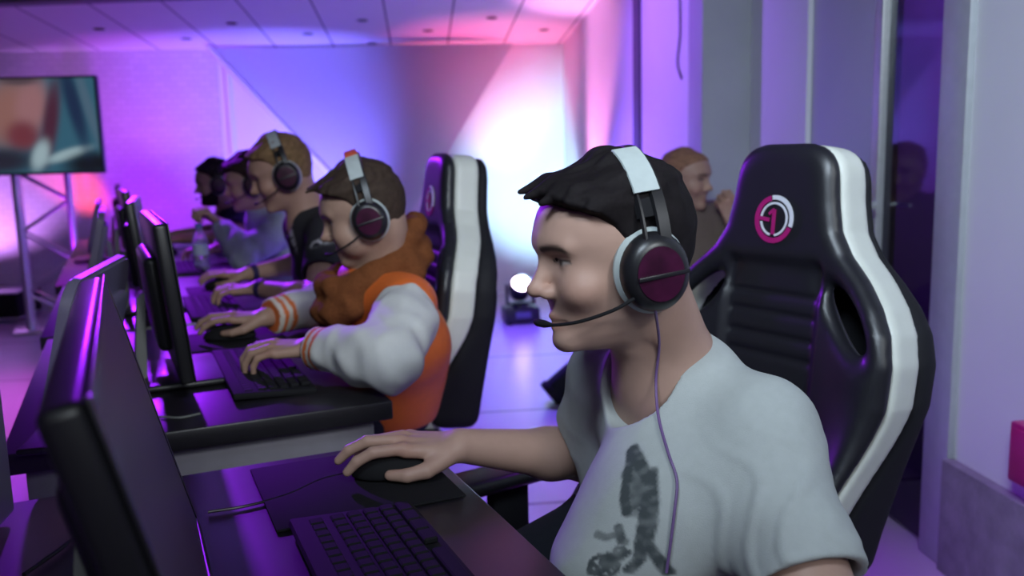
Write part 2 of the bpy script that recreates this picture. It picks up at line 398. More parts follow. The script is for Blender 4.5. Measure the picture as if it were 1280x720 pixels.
class Human:
    def __init__(s, J, o):
        s.J, s.o = J, o
        s.HR = head_frame(*o['head_rot']); s.HO = np.array(J['head']); k = s.k = o.get('build', 1.); s.hs = o.get('hs', 1.)
        s.left = unit(J['shL'] - J['shR']); s.mid = (J['shL'] + J['shR']) / 2; s.neck = J.get('neck', s.mid + V(0, 0, .045))
        s.nk2 = s.HO + s.HR @ V(-.028, 0, -.055); s.fwd = unit(np.cross(s.left, V(0, 0, 1))) ; s.fwd = unit(V(s.fwd[0], s.fwd[1], 0))
        s.hands = []
        for sd in 'LR':
            dvec, up, pose = o['hand' + sd]
            R = frame(dvec, up); s.hands.append(dict(o=np.array(J['wr' + sd]) , R=R, prims=hand_prims(sd, pose, o.get('hand_scale', 1.))))
    def loc(s, P): return (P - s.HO.astype(np.float32)) @ (s.HR / s.hs).astype(np.float32)
    def torso(s, P, e=0.):
        J, k = s.J, s.k; ax = s.left; pel = J['pel']; ch = pel * .30 + s.mid * .70 - V(0, 0, .03); wa = pel * .62 + s.mid * .38
        bow = J.get('bow', V(0, 0, 0)); ch = ch + bow; wa = wa + bow
        d = cone(P, pel + ax * .075 * k, pel - ax * .075 * k, .105 * k + e, .105 * k + e)
        d = smin(d, cone(P, pel + ax * .05 * k, wa + ax * .045 * k, .10 * k + e, .095 * k + e), .08); d = smin(d, cone(P, pel - ax * .05 * k, wa - ax * .045 * k, .10 * k + e, .095 * k + e), .08)
        d = smin(d, cone(P, wa + ax * .045 * k, ch + ax * .065 * k, .095 * k + e, .108 * k + e), .06); d = smin(d, cone(P, wa - ax * .045 * k, ch - ax * .065 * k, .095 * k + e, .108 * k + e), .06)
        for sd, q in ((1, J['shL']), (-1, J['shR'])):
            d = smin(d, cone(P, s.mid + ax * .05 * sd + V(0, 0, .0), q, .066 + e, .052 * k + e), .06)
        d = smin(d, cone(P, ch, s.neck - V(0, 0, .03), .10 * k + e, .06 + e), .06)
        return d
    def neckd(s, P, e=0.):
        return smin(cone(P, s.neck - V(0, 0, .02), s.nk2, .058 + e, .053 + e), cone(P, s.mid - s.fwd * .015, s.nk2, .062 + e, .05 + e), .03)
    def arm(s, P, sd, e=0., upper=True, lower=True):
        J, k = s.J, s.k; sh, el, wr = J['sh' + sd], J['el' + sd], J['wr' + sd]; d = None
        if upper:
            d = cone(P, sh, el, .050 * k + e, .039 * k + e); d = smin(d, cone(P, sh * .6 + el * .4, sh * .35 + el * .65, .047 * k + e, .042 * k + e), .03)
        if lower:
            m = el * .68 + wr * .32; q = smin(cone(P, el, m, .038 * k + e, .040 * k + e), cone(P, m, wr, .040 * k + e, .0255 + e), .02)
            d = q if d is None else smin(d, q, .02)
        return d
    def legs(s, P, e=0.):
        J, k = s.J, s.k; d = None
        for sd, m in (('L', 1), ('R', -1)):
            hp = J['pel'] + s.left * .088 * m - V(0, 0, .01)
            q = smin(cone(P, hp, J['kn' + sd], .086 * k + e, .056 * k + e), cone(P, J['kn' + sd], J['an' + sd], .056 * k + e, .040 + e), .03)
            d = q if d is None else np.minimum(d, q)
        return smin(d, cone(P, s.J['pel'] + s.left * .07, s.J['pel'] - s.left * .07, .105 * k + e, .105 * k + e), .05)
    def foot(s, P, sd, e=0.):
        a = s.J['an' + sd]; f = s.fwd
        h = a + V(0, 0, .045 - a[2]) - f * .025; t = h + f * .19 + V(0, 0, -.012)
        d = smin(cone(P, h, t, .038 + e, .030 + e), cone(P, a, h + f * .05, .04 + e, .036 + e), .03)
        return smax(d, .004 - P[:, 2], .006)
    def body(s, P):
        d = smin(s.torso(P), s.neckd(P), .03)
        for sd, h in zip('LR', s.hands):
            d = smin(d, smin(s.arm(P, sd), hand_sdf(P, h), .016), .02)
        d = smin(d, s.legs(P, -.014), .03)
        for sd in 'LR': d = smin(d, s.foot(P, sd, -.006), .02)
        hd = head_sdf(s.loc(P), s.o) * s.hs
        return smin(d, hd, .02)
    def bounds(s, keys=None):
        pts = [np.array(v) for k_, v in s.J.items() if k_ not in ('bow',)] + [s.HO + V(0, 0, .14)]
        for h in s.hands: pts.append(h['o'] + h['R'][:, 0] * .17)
        pts = np.array(pts); lo = pts.min(0) - .17; hi = pts.max(0) + .17; lo[2] = -.01; return lo, hi
    def build(s, h, label, group=None):
        o = s.o
        lo, hi = s.bounds()
        def pig(v):
            c = np.tile(np.array(o['skin']), (len(v), 1))
            p = s.loc(v.astype(np.float32)); near = (np.linalg.norm(p, axis=1) < .2)
            c[near] = head_pigment(p[near], o['skin'], o)
            for hd in s.hands:
                q = (v - hd['o']) @ hd['R']; k = np.exp(-((q[:, 0] - .088) / .02) ** 2) * (np.abs(q[:, 2]) < .04) * (np.abs(q[:, 1]) < .05) * (q[:, 0] < .2)
                c = mix(c, np.array(o['skin']) * V(1.0, .80, .76), k * .4)
            return c
        b = s.obj = sdf_obj('person', s.body, lo, hi, h, M_skin, None, pig, 1)
        tag(b, label, 'person', group)
        R = s.HO
        hp = lambda v: np.clip(np.array(o['hair'])[None] * (1 + .25 * wob(s.loc(v.astype(np.float32)) * np.array([10., 40., 20.], np.float32), 10.))[:, None], 0, 1)
        if not o.get('bald'):
            sdf_obj('hair', lambda P: hair_sdf(s.loc(P), o), s.HO - .19, s.HO + .19, min(h, .003) if h < .004 else h, M_hair, b, hp, 0, 2.2)
        if o.get('beard'):
            sdf_obj('beard', lambda P: beard_sdf(s.loc(P), o), s.HO - .19, s.HO + .19, h, M_hair, b, hp, 0, 2.2)
        return b
    def trousers(s, b, col, h=.009):
        lo, hi = s.bounds(); hi = hi.copy(); hi[2] = s.J['pel'][2] + .13
        m = mat('trouser_cloth_%d' % (int(sum(col) * 1000)), col, .9, nscale=60, bump=.2, bscale=500, spec=.1)
        pz = s.J['pel'][2] + .08; az = .09
        f = lambda P: smax(smax(s.legs(P, .009) + wob(P, 38.) * .002, P[:, 2] - pz - .02, .01), az - P[:, 2], .008)
        sdf_obj('trousers', f, lo, hi, h, m, b)
        ms = mat('shoe_canvas', (.03, .03, .035), .7, nscale=60)
        for sd in 'LR':
            a = s.J['an' + sd]
            sdf_obj('shoe', lambda P, sd=sd: smax(s.foot(P, sd, .006), P[:, 2] - .125, .01), a - .26, a + .26, h * .8, ms, b)
    def tee(s, b, m, pig, h, sleeve=.62, neck_r=.070, neck_drop=.05, name='t_shirt', slack=.014, fold=.0035, extra=None):
        J = s.J
        def f(P):
            fo = fold * wob(P * np.array([1., 1., .75], np.float32), 26.) + fold * .5 * wob(P, 60.)
            rg = np.sin(P @ np.array([95., -60., 70.], np.float32) + 3. * np.sin(P @ np.array([-14., 22., 30.], np.float32))); fo = fo - fold * .5 * np.clip(rg - .2, 0, 1) * np.clip(wob(P, 9.) + .3, 0, 1)
            d = s.torso(P, slack) + fo
            hole = None
            for sd in 'LR':
                sh, el = J['sh' + sd], J['el' + sd]; ax = unit(el - sh); L = np.linalg.norm(el - sh)
                cuff = sh + (el - sh) * sleeve
                q = cone(P, sh, cuff + ax * .01, .050 * s.k + slack + .006, .047 * s.k + slack + .008) + fo * 1.3
                q = smax(q, (P - cuff) @ ax.astype(np.float32), .004)
                d = smin(d, q, .035)
                hl = cone(P, sh + (el - sh) * (sleeve - .3), el, .040 * s.k + slack, .044 * s.k + slack + .006)
                hole = hl if hole is None else np.minimum(hole, hl)
            if extra is not None: d = extra(P, d)
            d = smax(d, -hole, .004)
            c = s.neck + s.fwd * .035 + V(0, 0, .0)
            nh = cone(P, c - V(0, 0, neck_drop - .012) + s.fwd * .025, c + V(0, 0, .12), neck_r * .88, neck_r + .014)
            d = smax(d, -nh, .004)
            return smax(d, J['pel'][2] - .06 - P[:, 2], .006)
        lo, hi = s.bounds(); lo = lo.copy(); lo[2] = J['pel'][2] - .1; hi = hi.copy(); hi[2] = s.neck[2] + .12
        s.teef = f
        return sdf_obj(name, f, lo, hi, h, m, b, pig, 1)
    def long(s, b, m, pig, h, name, body=True, sleeves=True, slack=.013, collar=.02, fold=.004, cut=.0, sl_m=None, sl_name='sleeve', sl_pig=None):
        J = s.J; lo, hi = s.bounds(); lo = lo.copy(); lo[2] = J['pel'][2] - .1; hi = hi.copy(); hi[2] = max(s.neck[2] + .12, max(J['wrL'][2], J['wrR'][2]) + .1)
        nz = s.neck[2] + collar
        def sl(P, sd):
            a = cut if cut else .0; wr, el = J['wr' + sd], J['el' + sd]; ax = unit(wr - el)
            fo = fold * wob(P, 34.) + fold * .6 * wob(P[:, [1, 2, 0]], 75.)
            d = s.arm(P, sd, slack + .003) + fo
            cuff = wr - ax * .012
            return smax(d, np.where(np.linalg.norm(P - wr.astype(np.float32), axis=1) < .14, (P - cuff) @ ax.astype(np.float32), -1.), .005)
        def tor(P):
            fo = fold * wob(P * np.array([1., 1., .7], np.float32), 24.)
            d = s.torso(P, slack) + fo
            d = smin(d, smax(s.neckd(P, slack - .002), (P[:, 2] - nz), .004), .02)
            return smax(d, J['pel'][2] - .06 - P[:, 2], .006)
        if sl_m is None:
            def f(P):
                d = tor(P)
                for sd in 'LR': d = smin(d, sl(P, sd), .03)
                return d
            return sdf_obj(name, f, lo, hi, h, m, b, pig, 1)
        def torv(P):
            d = tor(P)
            for sd in 'LR':
                ax = unit(J['el' + sd] - J['sh' + sd]); d = smin(d, cone(P, J['sh' + sd] - ax * .02, J['sh' + sd] + ax * .012, .05 * s.k + slack, .05 * s.k + slack), .02)
            return d
        sdf_obj(name, torv, lo, hi, h, m, b, pig, 1)
        for sd in 'LR':
            g = lambda P, sd=sd: sl(P, sd) - .001
            pts = np.array([J[k_ + sd] for k_ in ('sh', 'el', 'wr')])
            sdf_obj(sl_name, g, pts.min(0) - .11, pts.max(0) + .11, h, sl_m, b, (lambda v, sd=sd: sl_pig(v, sd)), 1)

# ------------------------------------------------------------------ headset (head frame: x forward, y to the wearer's left, z up)
def headset(HO, HR, label, hair_top=.02, patch=True, accent=None, hs=1., group='headsets worn by the players'):
    HR = HR * hs; M = Matrix(((*HR[0], HO[0]), (*HR[1], HO[1]), (*HR[2], HO[2]), (0, 0, 0, 1)))
    r = empty('headset', label=label, cat='headset', group=group, matrix=M)
    cx, cz = -.010, -.021; top = .101 + hair_top
    def arc(t, r_y=.104, rz=None, tilt=-.012): return V(cx + tilt * math.sin(t) + .004, r_y * math.cos(t), cz + ((rz or top) - cz) * math.sin(t))
    def strap(name, t0, t1, w, th, off, m, n=40, x0=0.):
        bm = bmesh.new(); rings = []
        for i in range(n + 1):
            t = t0 + (t1 - t0) * i / n; c = arc(t); nrm = unit(V(0, math.cos(t) / .104, math.sin(t) / (top - cz)))
            a = c + nrm * off + V(x0, 0, 0); q = [a + V(-w / 2, 0, 0), a + V(w / 2, 0, 0), a + V(w / 2 - th * .4, 0, 0) + nrm * th, a + V(-w / 2 + th * .4, 0, 0) + nrm * th]
            rings.append([bm.verts.new(x) for x in q])
        for a, b in zip(rings, rings[1:]):
            for k in range(4): bm.faces.new((a[k], a[(k + 1) % 4], b[(k + 1) % 4], b[k]))
        bm.faces.new(rings[0][::-1]); bm.faces.new(rings[-1]); bmesh.ops.recalc_face_normals(bm, faces=bm.faces[:])
        return obj(name, bm, m, r)
    strap('headband', math.radians(12), math.radians(168), .017, .004, .006, M_black, x0=-.013)
    strap('headband', math.radians(12), math.radians(168), .006, .004, .006, M_black, x0=.012)
    strap('cushion_band', math.radians(28), math.radians(152), .032, .004, .000, M_matte)
    if patch:
        for a0, a1 in ((40, 76), (104, 140)): strap('label_patch', math.radians(a0), math.radians(a1), .034, .002, .011, M_pale, 14)
    if accent: strap('top_pad', math.radians(74), math.radians(106), .036, .012, .008, accent, 14)
    for s in (1, -1):
        Mx = Matrix.Translation((cx, s * .072, cz)) @ Matrix.Rotation(-s * PI / 2, 4, 'X') @ Matrix.Rotation(s * math.radians(4), 4, 'Y')
        bm = bmesh.new(); lathe(bm, [(.020, .0), (.043, .0), (.049, .006), (.050, .013), (.046, .020), (.020, .020)], 40, Mx, .94, 1.06); bmesh.ops.recalc_face_normals(bm, faces=bm.faces[:]); obj('ear_pad', bm, M_pale, r)
        bm = bmesh.new(); lathe(bm, [(0, .012), (.040, .014), (.0455, .020), (.0455, .028), (.041, .038), (.034, .0435), (.028, .0445), (0, .0445)], 40, Mx, .94, 1.06); bmesh.ops.recalc_face_normals(bm, faces=bm.faces[:]); c = obj('ear_cup', bm, M_black, r)
        bm = bmesh.new(); lathe(bm, [(0, .0445), (.030, .0448), (.031, .046), (0, .0475)], 32, Mx, .94, 1.06); bmesh.ops.recalc_face_normals(bm, faces=bm.faces[:]); obj('cap', bm, mat('earcup_badge', (.040, .004, .022), .3, nscale=45, nvar=.9), c)
        bm = bmesh.new(); bx(bm, (cx, s * .1195, cz - .002), (.066, .003, .005), bev=.001); obj('bar', bm, M_black, c)
    bm = bmesh.new(); pts = spline([(.022, .104, -.045), (.05, .098, -.056), (.085, .078, -.066), (.108, .050, -.071), (.117, .030, -.071)], 8)
    tube(bm, pts, .0023, 8); mb = obj('microphone_boom', bm, M_matte, r)
    bm = bmesh.new(); tube(bm, [(.112, .042, -.0715), (.116, .033, -.0712), (.121, .020, -.0705), (.122, .014, -.0702)], [.003, .0048, .0048, .003], 10); obj('microphone', bm, M_matte, mb)
    return r

# ================================================================== the near player in the printed tee
SKIN = (.43, .275, .215)
DESK_Z = .745
F1 = V(math.cos(math.radians(218)), math.sin(math.radians(218)), 0)
boy = Human(dict(pel=V(.240, 1.345, .578), shL=V(.290, 1.040, .868), shR=V(.150, 1.285, .880), neck=V(.202, 1.130, .945), head=V(.126, 1.079, 1.100),
                 elL=V(.330, .81, .665), wrL=V(.125, .70, .822), elR=V(.118, 1.385, .722), wrR=V(-.082, 1.268, .787), bow=V(.02, .015, 0),
                 knL=V(-.035, 1.045, .56), knR=V(-.13, 1.16, .56), anL=V(-.04, 1.03, .09), anR=V(-.13, 1.15, .09)),
            dict(skin=SKIN, hair=(.009, .007, .008), brow=(.022, .014, .011), hs=.96, head_rot=(197, 7, 0), eye=.45, top=.013, side=.003, quiff=.010,
                 fringe=[((.075, .02, .092), (.112, .012, .084)), ((.075, -.01, .094), (.112, -.008, .090)), ((.07, .04, .086), (.102, .040, .076))],
                 handL=((-1, .1, -.05), (0, 0, 1), 'keys'), handR=((-.985, -.12, .10), (0, -.10, 1), 'mouse'), build=.98))
b = boy.build(.0029, 'dark-haired person in a white printed T-shirt, reaching for a mouse on the nearest desk')
# print on the shirt: strokes in shirt coordinates (u across the chest, v down from the collar)
def strokes():
    px = lambda pts: [(x, y) for x, y in pts]
    S = [(px([(789, 562), (787, 578), (783, 600), (780, 622), (783, 640)]), 4.5, 1.), (px([(789, 562), (797, 577), (806, 592), (812, 603)]), 5., 1.), (px([(786, 590), (797, 600), (806, 612), (806, 625)]), 8., .85), (px([(790, 600), (790, 630)]), 7., .8),
         (px([(814, 590), (813, 606), (815, 630), (813, 655), (806, 680), (797, 700), (786, 712)]), 4.5, .85), (px([(806, 620), (803, 650), (799, 675), (797, 700)]), 3.5, .9), (px([(810, 680), (822, 700), (835, 716)]), 3., .9), (px([(796, 622), (798, 640), (790, 640)]), 5., .6)]
    for cx, cy, R in ((752, 706, 20), (760, 700, 12), (775, 690, 10), (742, 712, 9)):
        S.append((px([(cx + R * math.cos(t) * (1 - t / 14), cy + R * .8 * math.sin(t) * (1 - t / 14)) for t in np.linspace(0, 9, 26)]), 2.0, .8))
    S += [(px([(745, 668), (757, 672), (770, 668), (780, 678)]), 3.5, .6), (px([(772, 660), (776, 676)]), 4., .7)]
    return S
def march(f, px, py, t0=.5, t1=2.5):
    d = ray(px, py); d = d / np.linalg.norm(d); t = t0
    for _ in range(160):
        v = float(f((CAM + d * t)[None].astype(np.float32))[0])
        if v < .0008: return CAM + d * t
        t += max(v * .5, .0006)
        if t > t1: return None
    return CAM + d * t
def tee_pig(v):
    base = np.tile(np.array((.42, .455, .445)), (len(v), 1)); f = boy.teef
    front = ((v - boy.mid) @ boy.fwd) > -.02
    ax, up = boy.left, V(0, 0, 1); uv = np.stack([(v - boy.mid) @ ax, v[:, 2]], 1); k = np.zeros(len(v))
    n = .88 + .20 * np.clip(wob(v.astype(np.float32), 300.), -1, 1)
    for pts, r, a in strokes():
        q = [march(f, *p) for p in pts]; q = [((p - boy.mid) @ ax, p[2]) for p in q if p is not None]
        for p0, p1 in zip(q, q[1:]):
            p0, p1 = np.array(p0), np.array(p1); dd = p1 - p0; t = np.clip(((uv - p0) @ dd) / max(dd @ dd, 1e-9), 0, 1)
            dist = np.linalg.norm(uv - p0 - t[:, None] * dd, axis=1); k = np.maximum(k, a * (1 - sst(dist, r * .0008, r * .0012 + .0012)))
    return mix(base, (.035, .045, .05), np.clip(k * n * 1.15, 0, .93) * front)
BUN = at_y(765, 705, 1.02)
def bunch(P, d):
    d = smin(d, ell(P, BUN, (.075, .075, .05)) + .004 * wob(P, 60.), .07)
    return smin(d, ell(P, at_y(820, 640, 1.04), (.09, .09, .10)) + .003 * wob(P, 50.), .08)
boy.tee(b, M_cloth, tee_pig, .0034, sleeve=.60, neck_r=.074, neck_drop=.030, extra=bunch, fold=.0048)
boy.trousers(b, (.02, .022, .03))
headset(boy.HO, boy.HR, 'black headset with pale band on the dark-haired player in the white tee', .016, hs=.96)

# cable from the ear cup down the shirt
cup = boy.HO + boy.HR @ V(.0, .10, -.062)
pts = [cup]
for q in ((824, 430), (820, 475), (823, 520), (835, 565), (846, 600), (843, 640), (838, 680), (833, 716)):
    hit = march(lambda P: np.minimum(boy.teef(P), boy.body(P)), *q); d = ray(*q); pts.append(hit - d / np.linalg.norm(d) * .006)
bm = bmesh.new(); tube(bm, spline(pts, 6), .0018, 8)
tag(obj('headset_cable', bm, M_lead), 'thin purple cable hanging from the white-tee player\'s headset down the shirt', 'cable')

# ================================================================== the other players, by seat
def seat_pose(s0, t0, head, shz, elL, wrL, elR, wrR, shL=None, shR=None, pz=.592):
    pel = W(s0 + .03, t0, pz); w = .18
    a = shL if shL is not None else W(s0 - w, t0 - .07, shz); c = shR if shR is not None else W(s0 + w, t0 - .09, shz); mid = (a + c) / 2
    nk = mid + V(0, 0, .055) - RT * .03
    return dict(pel=pel, shL=a, shR=c, neck=nk, head=np.array(head), elL=elL, wrL=wrL, elR=elR, wrR=wrR, bow=RT * .03,
                knL=W(s0 - .02, t0 - .43, .56), knR=W(s0 + .18, t0 - .43, .56), anL=W(s0 - .02, t0 - .40, .09), anR=W(s0 + .18, t0 - .40, .09))
# --- orange varsity jacket
J = seat_pose(2.21, .595, V(-.3455, 2.08, 1.092), .875, W(1.665, .465, .815), W(1.880, .350, .815), W(2.50, .62, .83), W(2.37, .325, .803), shL=W(1.91, .575, .875), shR=W(2.27, .555, .875))
jk = Human(J, dict(skin=(.36, .23, .17), hair=(.045, .030, .022), brow=(.05, .032, .022), browk=.7, hs=.95, head_rot=(189, 17, 0), eye=.15, top=.018, side=.004, quiff=.006, stubble=.3, chub=1,
                   fringe=[((.075, .02, .092), (.114, .014, .088)), ((.07, -.015, .094), (.112, -.012, .094))],
                   build=.95, handL=((-1, .05, -.02), (0, -.15, 1), 'keys'), handR=((-1, -.12, .04), (0, -.1, 1), 'mouse')))
b = jk.build(.004, 'person in an orange varsity jacket and brown scarf typing at the second desk')
M_orange = mat('orange_satin', (.62, .13, .022), .5, nscale=50, bump=.15, bscale=300)
def cuffs(v, sd):
    wr, el = J['wr' + sd], J['el' + sd]; x = (wr - v) @ unit(wr - el); c = np.tile(np.array((.56, .57, .55)), (len(v), 1))
    st = (x < .062); k = np.where(((x / .0115).astype(int) % 2) == 0, 1., 0.) * st
    c[st] = (.60, .55, .48); return mix(c, (.60, .14, .03), k)
jk.long(b, M_orange, None, .005, 'jacket_body', collar=-.01, slack=.018, fold=.007, sl_m=mat('white_sleeve', (1, 1, 1), .75, attr=True, nscale=60, nvar=.05, bump=.2, bscale=300), sl_name='jacket_sleeve', sl_pig=cuffs)
def scarf(P):
    c = jk.neck + V(0, 0, .012) + RT * .018; d = None
    for k, (r, z, rr) in enumerate(((.090, .0, .034), (.098, -.030, .033), (.084, .030, .026))):
        pts = [c + RT * (-(r + .012 * k % 2) * math.cos(a) - (.016 if math.cos(a) > 0 else 0) * math.cos(a)) - RS * r * math.sin(a) + V(0, 0, z - .070 * math.cos(a) + .012 * math.sin(2 * a + k)) for a in np.linspace(0, 2 * PI, 15)]
        for a, q in zip(pts, pts[1:]):
            e = cone(P, a, q, rr, rr); d = e if d is None else smin(d, e, .012)
    a = c - RT * .100 - RS * .02 + V(0, 0, -.08); d = smin(d, cone(P, a, a - RT * .0 + V(0, 0, -.07) - RS * .03, .034, .022), .02)
    return d + .004 * wob(P, 70.) + .002 * wob(P, 160.)
sdf_obj('scarf', scarf, jk.neck - .25, jk.neck + .2, .005, M_wool, b)
jk.trousers(b, (.03, .03, .05))
headset(jk.HO, jk.HR, 'black headset with pale patch and orange top pad on the player in the orange jacket', .029, hs=.95, accent=mat('orange_pad', (.50, .07, .03), .7, nscale=60))
# --- blond, charcoal tee
J2 = seat_pose(3.05, .68, V(-.766, 2.987, 1.178), .935, W(2.64, .52, .796), W(2.87, .376, .812), W(3.43, .66, .82), W(3.35, .405, .800), shL=W(2.87, .615, .965), shR=W(3.23, .595, .965))
bl = Human(J2, dict(skin=(.44, .27, .20), hair=(.22, .135, .065), brow=(.25, .14, .07), browk=.5, head_rot=(196, 20, 0), eye=.2, top=.016, side=.004,
                    handL=((-1, .1, -.03), (0, -.1, 1), 'keys'), handR=((-1, .0, .02), (0, -.1, 1), 'mouse')))
b = bl.build(.005, 'blond person in a charcoal tee with wristbands at the third desk')
def tee2(v):
    c = np.tile(np.array((.030, .030, .034)), (len(v), 1)); n = wob(v.astype(np.float32), 240.)
    for (px, py, wx, wz) in ((364, 295, .012, .05), (396, 304, .016, .016)):
        h = march(bl.teef, px, py, 1.5, 4.)
        if h is None: continue
        q = v - h; k = np.exp(-((q @ RS / wx) ** 2 + (q[:, 2] / wz) ** 2 + (q @ RT / .05) ** 2) ** 2) * (n > -.15); c = mix(c, (.5, .5, .5), k)
    return c
bl.tee(b, M_cloth, tee2, .006, sleeve=.66, neck_r=.062, neck_drop=.02)
M_band = mat('wristband', (.03, .02, .10), .6, nscale=60)
for sd in 'LR':
    wr, el = J2['wr' + sd], J2['el' + sd]; ax = unit(wr - el); c = wr - ax * .02
    bm = bmesh.new(); Rm = Vector(ax).to_track_quat('Z', 'Y').to_matrix().to_4x4(); lathe(bm, [(.0285, -.011), (.0325, -.010), (.0325, .010), (.0285, .011), (.0285, -.011)], 24, Matrix.Translation(Vector(c)) @ Rm); obj('wristband', bm, M_band, b)
bl.trousers(b, (.03, .03, .05), .011)
headset(bl.HO, bl.HR, 'black headset on the blond player in the charcoal tee', .021)
# --- pale blue shirt, hand at the chin
J3 = seat_pose(4.12, .68, V(-1.162, 3.967, 1.122), .915, W(3.82, .45, .815), W(3.985, .385, .945), W(4.42, .62, .82), W(4.25, .385, .815), shL=W(3.94, .63, .915), shR=W(4.30, .60, .915))
ws = Human(J3, dict(skin=(.42, .27, .21), hair=(.030, .018, .014), brow=(.04, .025, .02), head_rot=(197, 12, 0), eye=.5, top=.022, side=.012, quiff=.006,
                    fringe=[((.07, .02, .09), (.108, .015, .070)), ((.07, -.02, .09), (.108, -.015, .072)), ((.06, .045, .08), (.095, .048, .055))],
                    handL=((-.55, -.25, .62), (.5, .2, .6), 'curl'), handR=((-1, .0, -.02), (0, -.1, 1), 'keys')))
b = ws.build(.0055, 'person in a pale blue long-sleeved shirt resting a hand near the chin')
ws.long(b, mat('pale_blue_cotton', (.40, .47, .52), .85, nscale=60, bump=.2, bscale=300), None, .0065, 'shirt', collar=.02, slack=.016, fold=.006)
ws.trousers(b, (.03, .03, .05), .012)
headset(ws.HO, ws.HR, 'black headset on the brown-haired player in the pale blue shirt', .022, patch=False)
# --- bearded, navy top, farthest seat
J4 = seat_pose(5.05, .64, V(-1.583, 4.787, 1.105), .89, W(4.74, .53, .825), W(4.93, .27, .812), W(5.42, .54, .81), W(5.25, .26, .812))
be = Human(J4, dict(skin=(.36, .22, .165), hair=(.018, .012, .012), brow=(.02, .014, .012), head_rot=(199, 10, 0), eye=.5, top=.016, side=.008, beard=1,
                    handL=((-1, .0, -.02), (0, -.1, 1), 'keys'), handR=((-1, .0, -.02), (0, -.1, 1), 'mouse')))
b = be.build(.006, 'bearded person in a dark navy top at the last desk of the row')
be.tee(b, mat('navy_cotton', (.012, .012, .035), .85, nscale=60, bump=.2, bscale=300), None, .007, sleeve=.7, neck_r=.06, neck_drop=.01, name='top')
be.trousers(b, (.03, .03, .05), .012)
headset(be.HO, be.HR, 'black headset on the bearded player at the far desk', .016, patch=False)

# ================================================================== gaming chairs
HOUT = [(h_, w_ * .93) for h_, w_ in [(-.02, .195), (.0, .205), (.1, .225), (.22, .255), (.34, .290), (.41, .293), (.46, .280), (.50, .254), (.54, .215), (.58, .168), (.62, .140), (.67, .128), (.74, .118), (.80, .108), (.84, .10)]]
BTOP = .775
def outl(y, h, inset=0., grow=0.):
    w = interp(h, HOUT); ya = np.abs(y)
    d = (ya - w) * .82
    d = smax(d, h - BTOP, .055); d = smax(d, -h, .04)
    hole = np.sqrt(((ya - .172 + (h - .475) * .75) / .029) ** 2 + ((h - .475) / .050) ** 2); hole = (hole - 1) * .030 - grow
    return smax(d + inset, -(hole - inset), .012)
def bol(y, h):
    ya = np.abs(y)
    side = sst(ya, .10, .24)
    return .012 + side * (.035 * sst(h, .62, .40) + .10 * sst(.36 - h, .0, .36)) + .035 * sst(.30 - h, 0, .30)
def slab(P, x0, x1, inset, rnd, back=None, front=0., grow=0.):
    y, h = P[:, 1], P[:, 2]; x = P[:, 0]; B_ = bol(y, h)
    d2 = outl(y, h, inset, grow)
    xb = x0 + B_ if back is None else np.full_like(x, back)
    xf = x1 + B_ + front
    q = np.maximum(x - xf, xb - x) * .85
    return smax(d2, q, rnd)
def pad(P):
    y, h = P[:, 1], P[:, 2]
    rib = -.006 * (np.sin((h - .30) * 2 * PI / .038) > .55) * sst(.10 - np.abs(y), 0, .01) * sst(h, .36, .37) * sst(.51 - h, 0, .01)
    cx = -.012 * sst(.115 - np.abs(y), 0, .02) * sst(h, .2, .25) * sst(.58 - h, 0, .04)
    d = slab(P, -.004, .042, -.001, .034)
    return d - (rib + cx) * sst(P[:, 0] - bol(y, h), .01, .03)
blo, bhi = V(-.16, -.31, -.05), V(.25, .31, .86)
REC = Matrix.Translation((-.25, 0, .45)) @ Matrix.Rotation(math.radians(-6.5), 4, 'Y')
chair = empty('gaming_chair', label='black gaming chair with white side band behind the player in the white tee', cat='chair', group='gaming chairs along the desks')
bk = sdf_obj('backrest', pad, blo, bhi, .006, M_leather, chair); bk.matrix_local = REC
o = sdf_obj('side_band', lambda P: smax(slab(P, -.066, .004, .002, .012, grow=-1.), -(outl(P[:, 1], P[:, 2], 0., -1.) + .030), .004), blo, bhi, .006, M_cream, chair); o.matrix_local = REC
o = sdf_obj('back_shell', lambda P: slab(P, 0, -.060, .004, .035, back=-.090), blo, bhi, .007, M_shell, chair); o.matrix_local = REC
def ring_arc(bm, r0, r1, a0, a1, n=40, x=0., asp=1.):
    vs = []
    for i in range(n + 1):
        a = math.radians(a0 + (a1 - a0) * i / n)
        vs.append([bm.verts.new((x + dx, r * math.cos(a), r * math.sin(a) * asp)) for dx in (0, .0015) for r in (r0, r1)])
    for p, q in zip(vs, vs[1:]):
        for a, b_ in ((0, 1), (1, 3), (3, 2), (2, 0)): bm.faces.new((p[a], p[b_], q[b_], q[a]))
    bm.faces.new((vs[0][0], vs[0][1], vs[0][3], vs[0][2])); bm.faces.new((vs[-1][2], vs[-1][3], vs[-1][1], vs[-1][0]))
LX, LH = .0548, .635
def logo(bm, kind):
    # seen from the front, +y is to the picture's right-hand side of the emblem mirrored: angle 0 = wearer's left
    if kind == 'white':
        ring_arc(bm, .0355, .0435, 100, -18, x=LX); ring_arc(bm, .0270, .0310, 172, 268 - 360 + 10, 60, LX); ring_arc(bm, .0270, .0310, 190, 258, 30, LX)
    else:
        ring_arc(bm, .0340, .0435, 104, 338, 60, LX)
        bx(bm, (LX + .001, .000, -.005), (.002, .007, .046)); bx(bm, (LX + .001, -.022, .000), (.002, .024, .007), Matrix.Rotation(math.radians(-8), 3, 'X'))
        bx(bm, (LX + .001, -.006, .013), (.002, .014, .006), Matrix.Rotation(math.radians(40), 3, 'X'))
    bmesh.ops.recalc_face_normals(bm, faces=bm.faces[:])
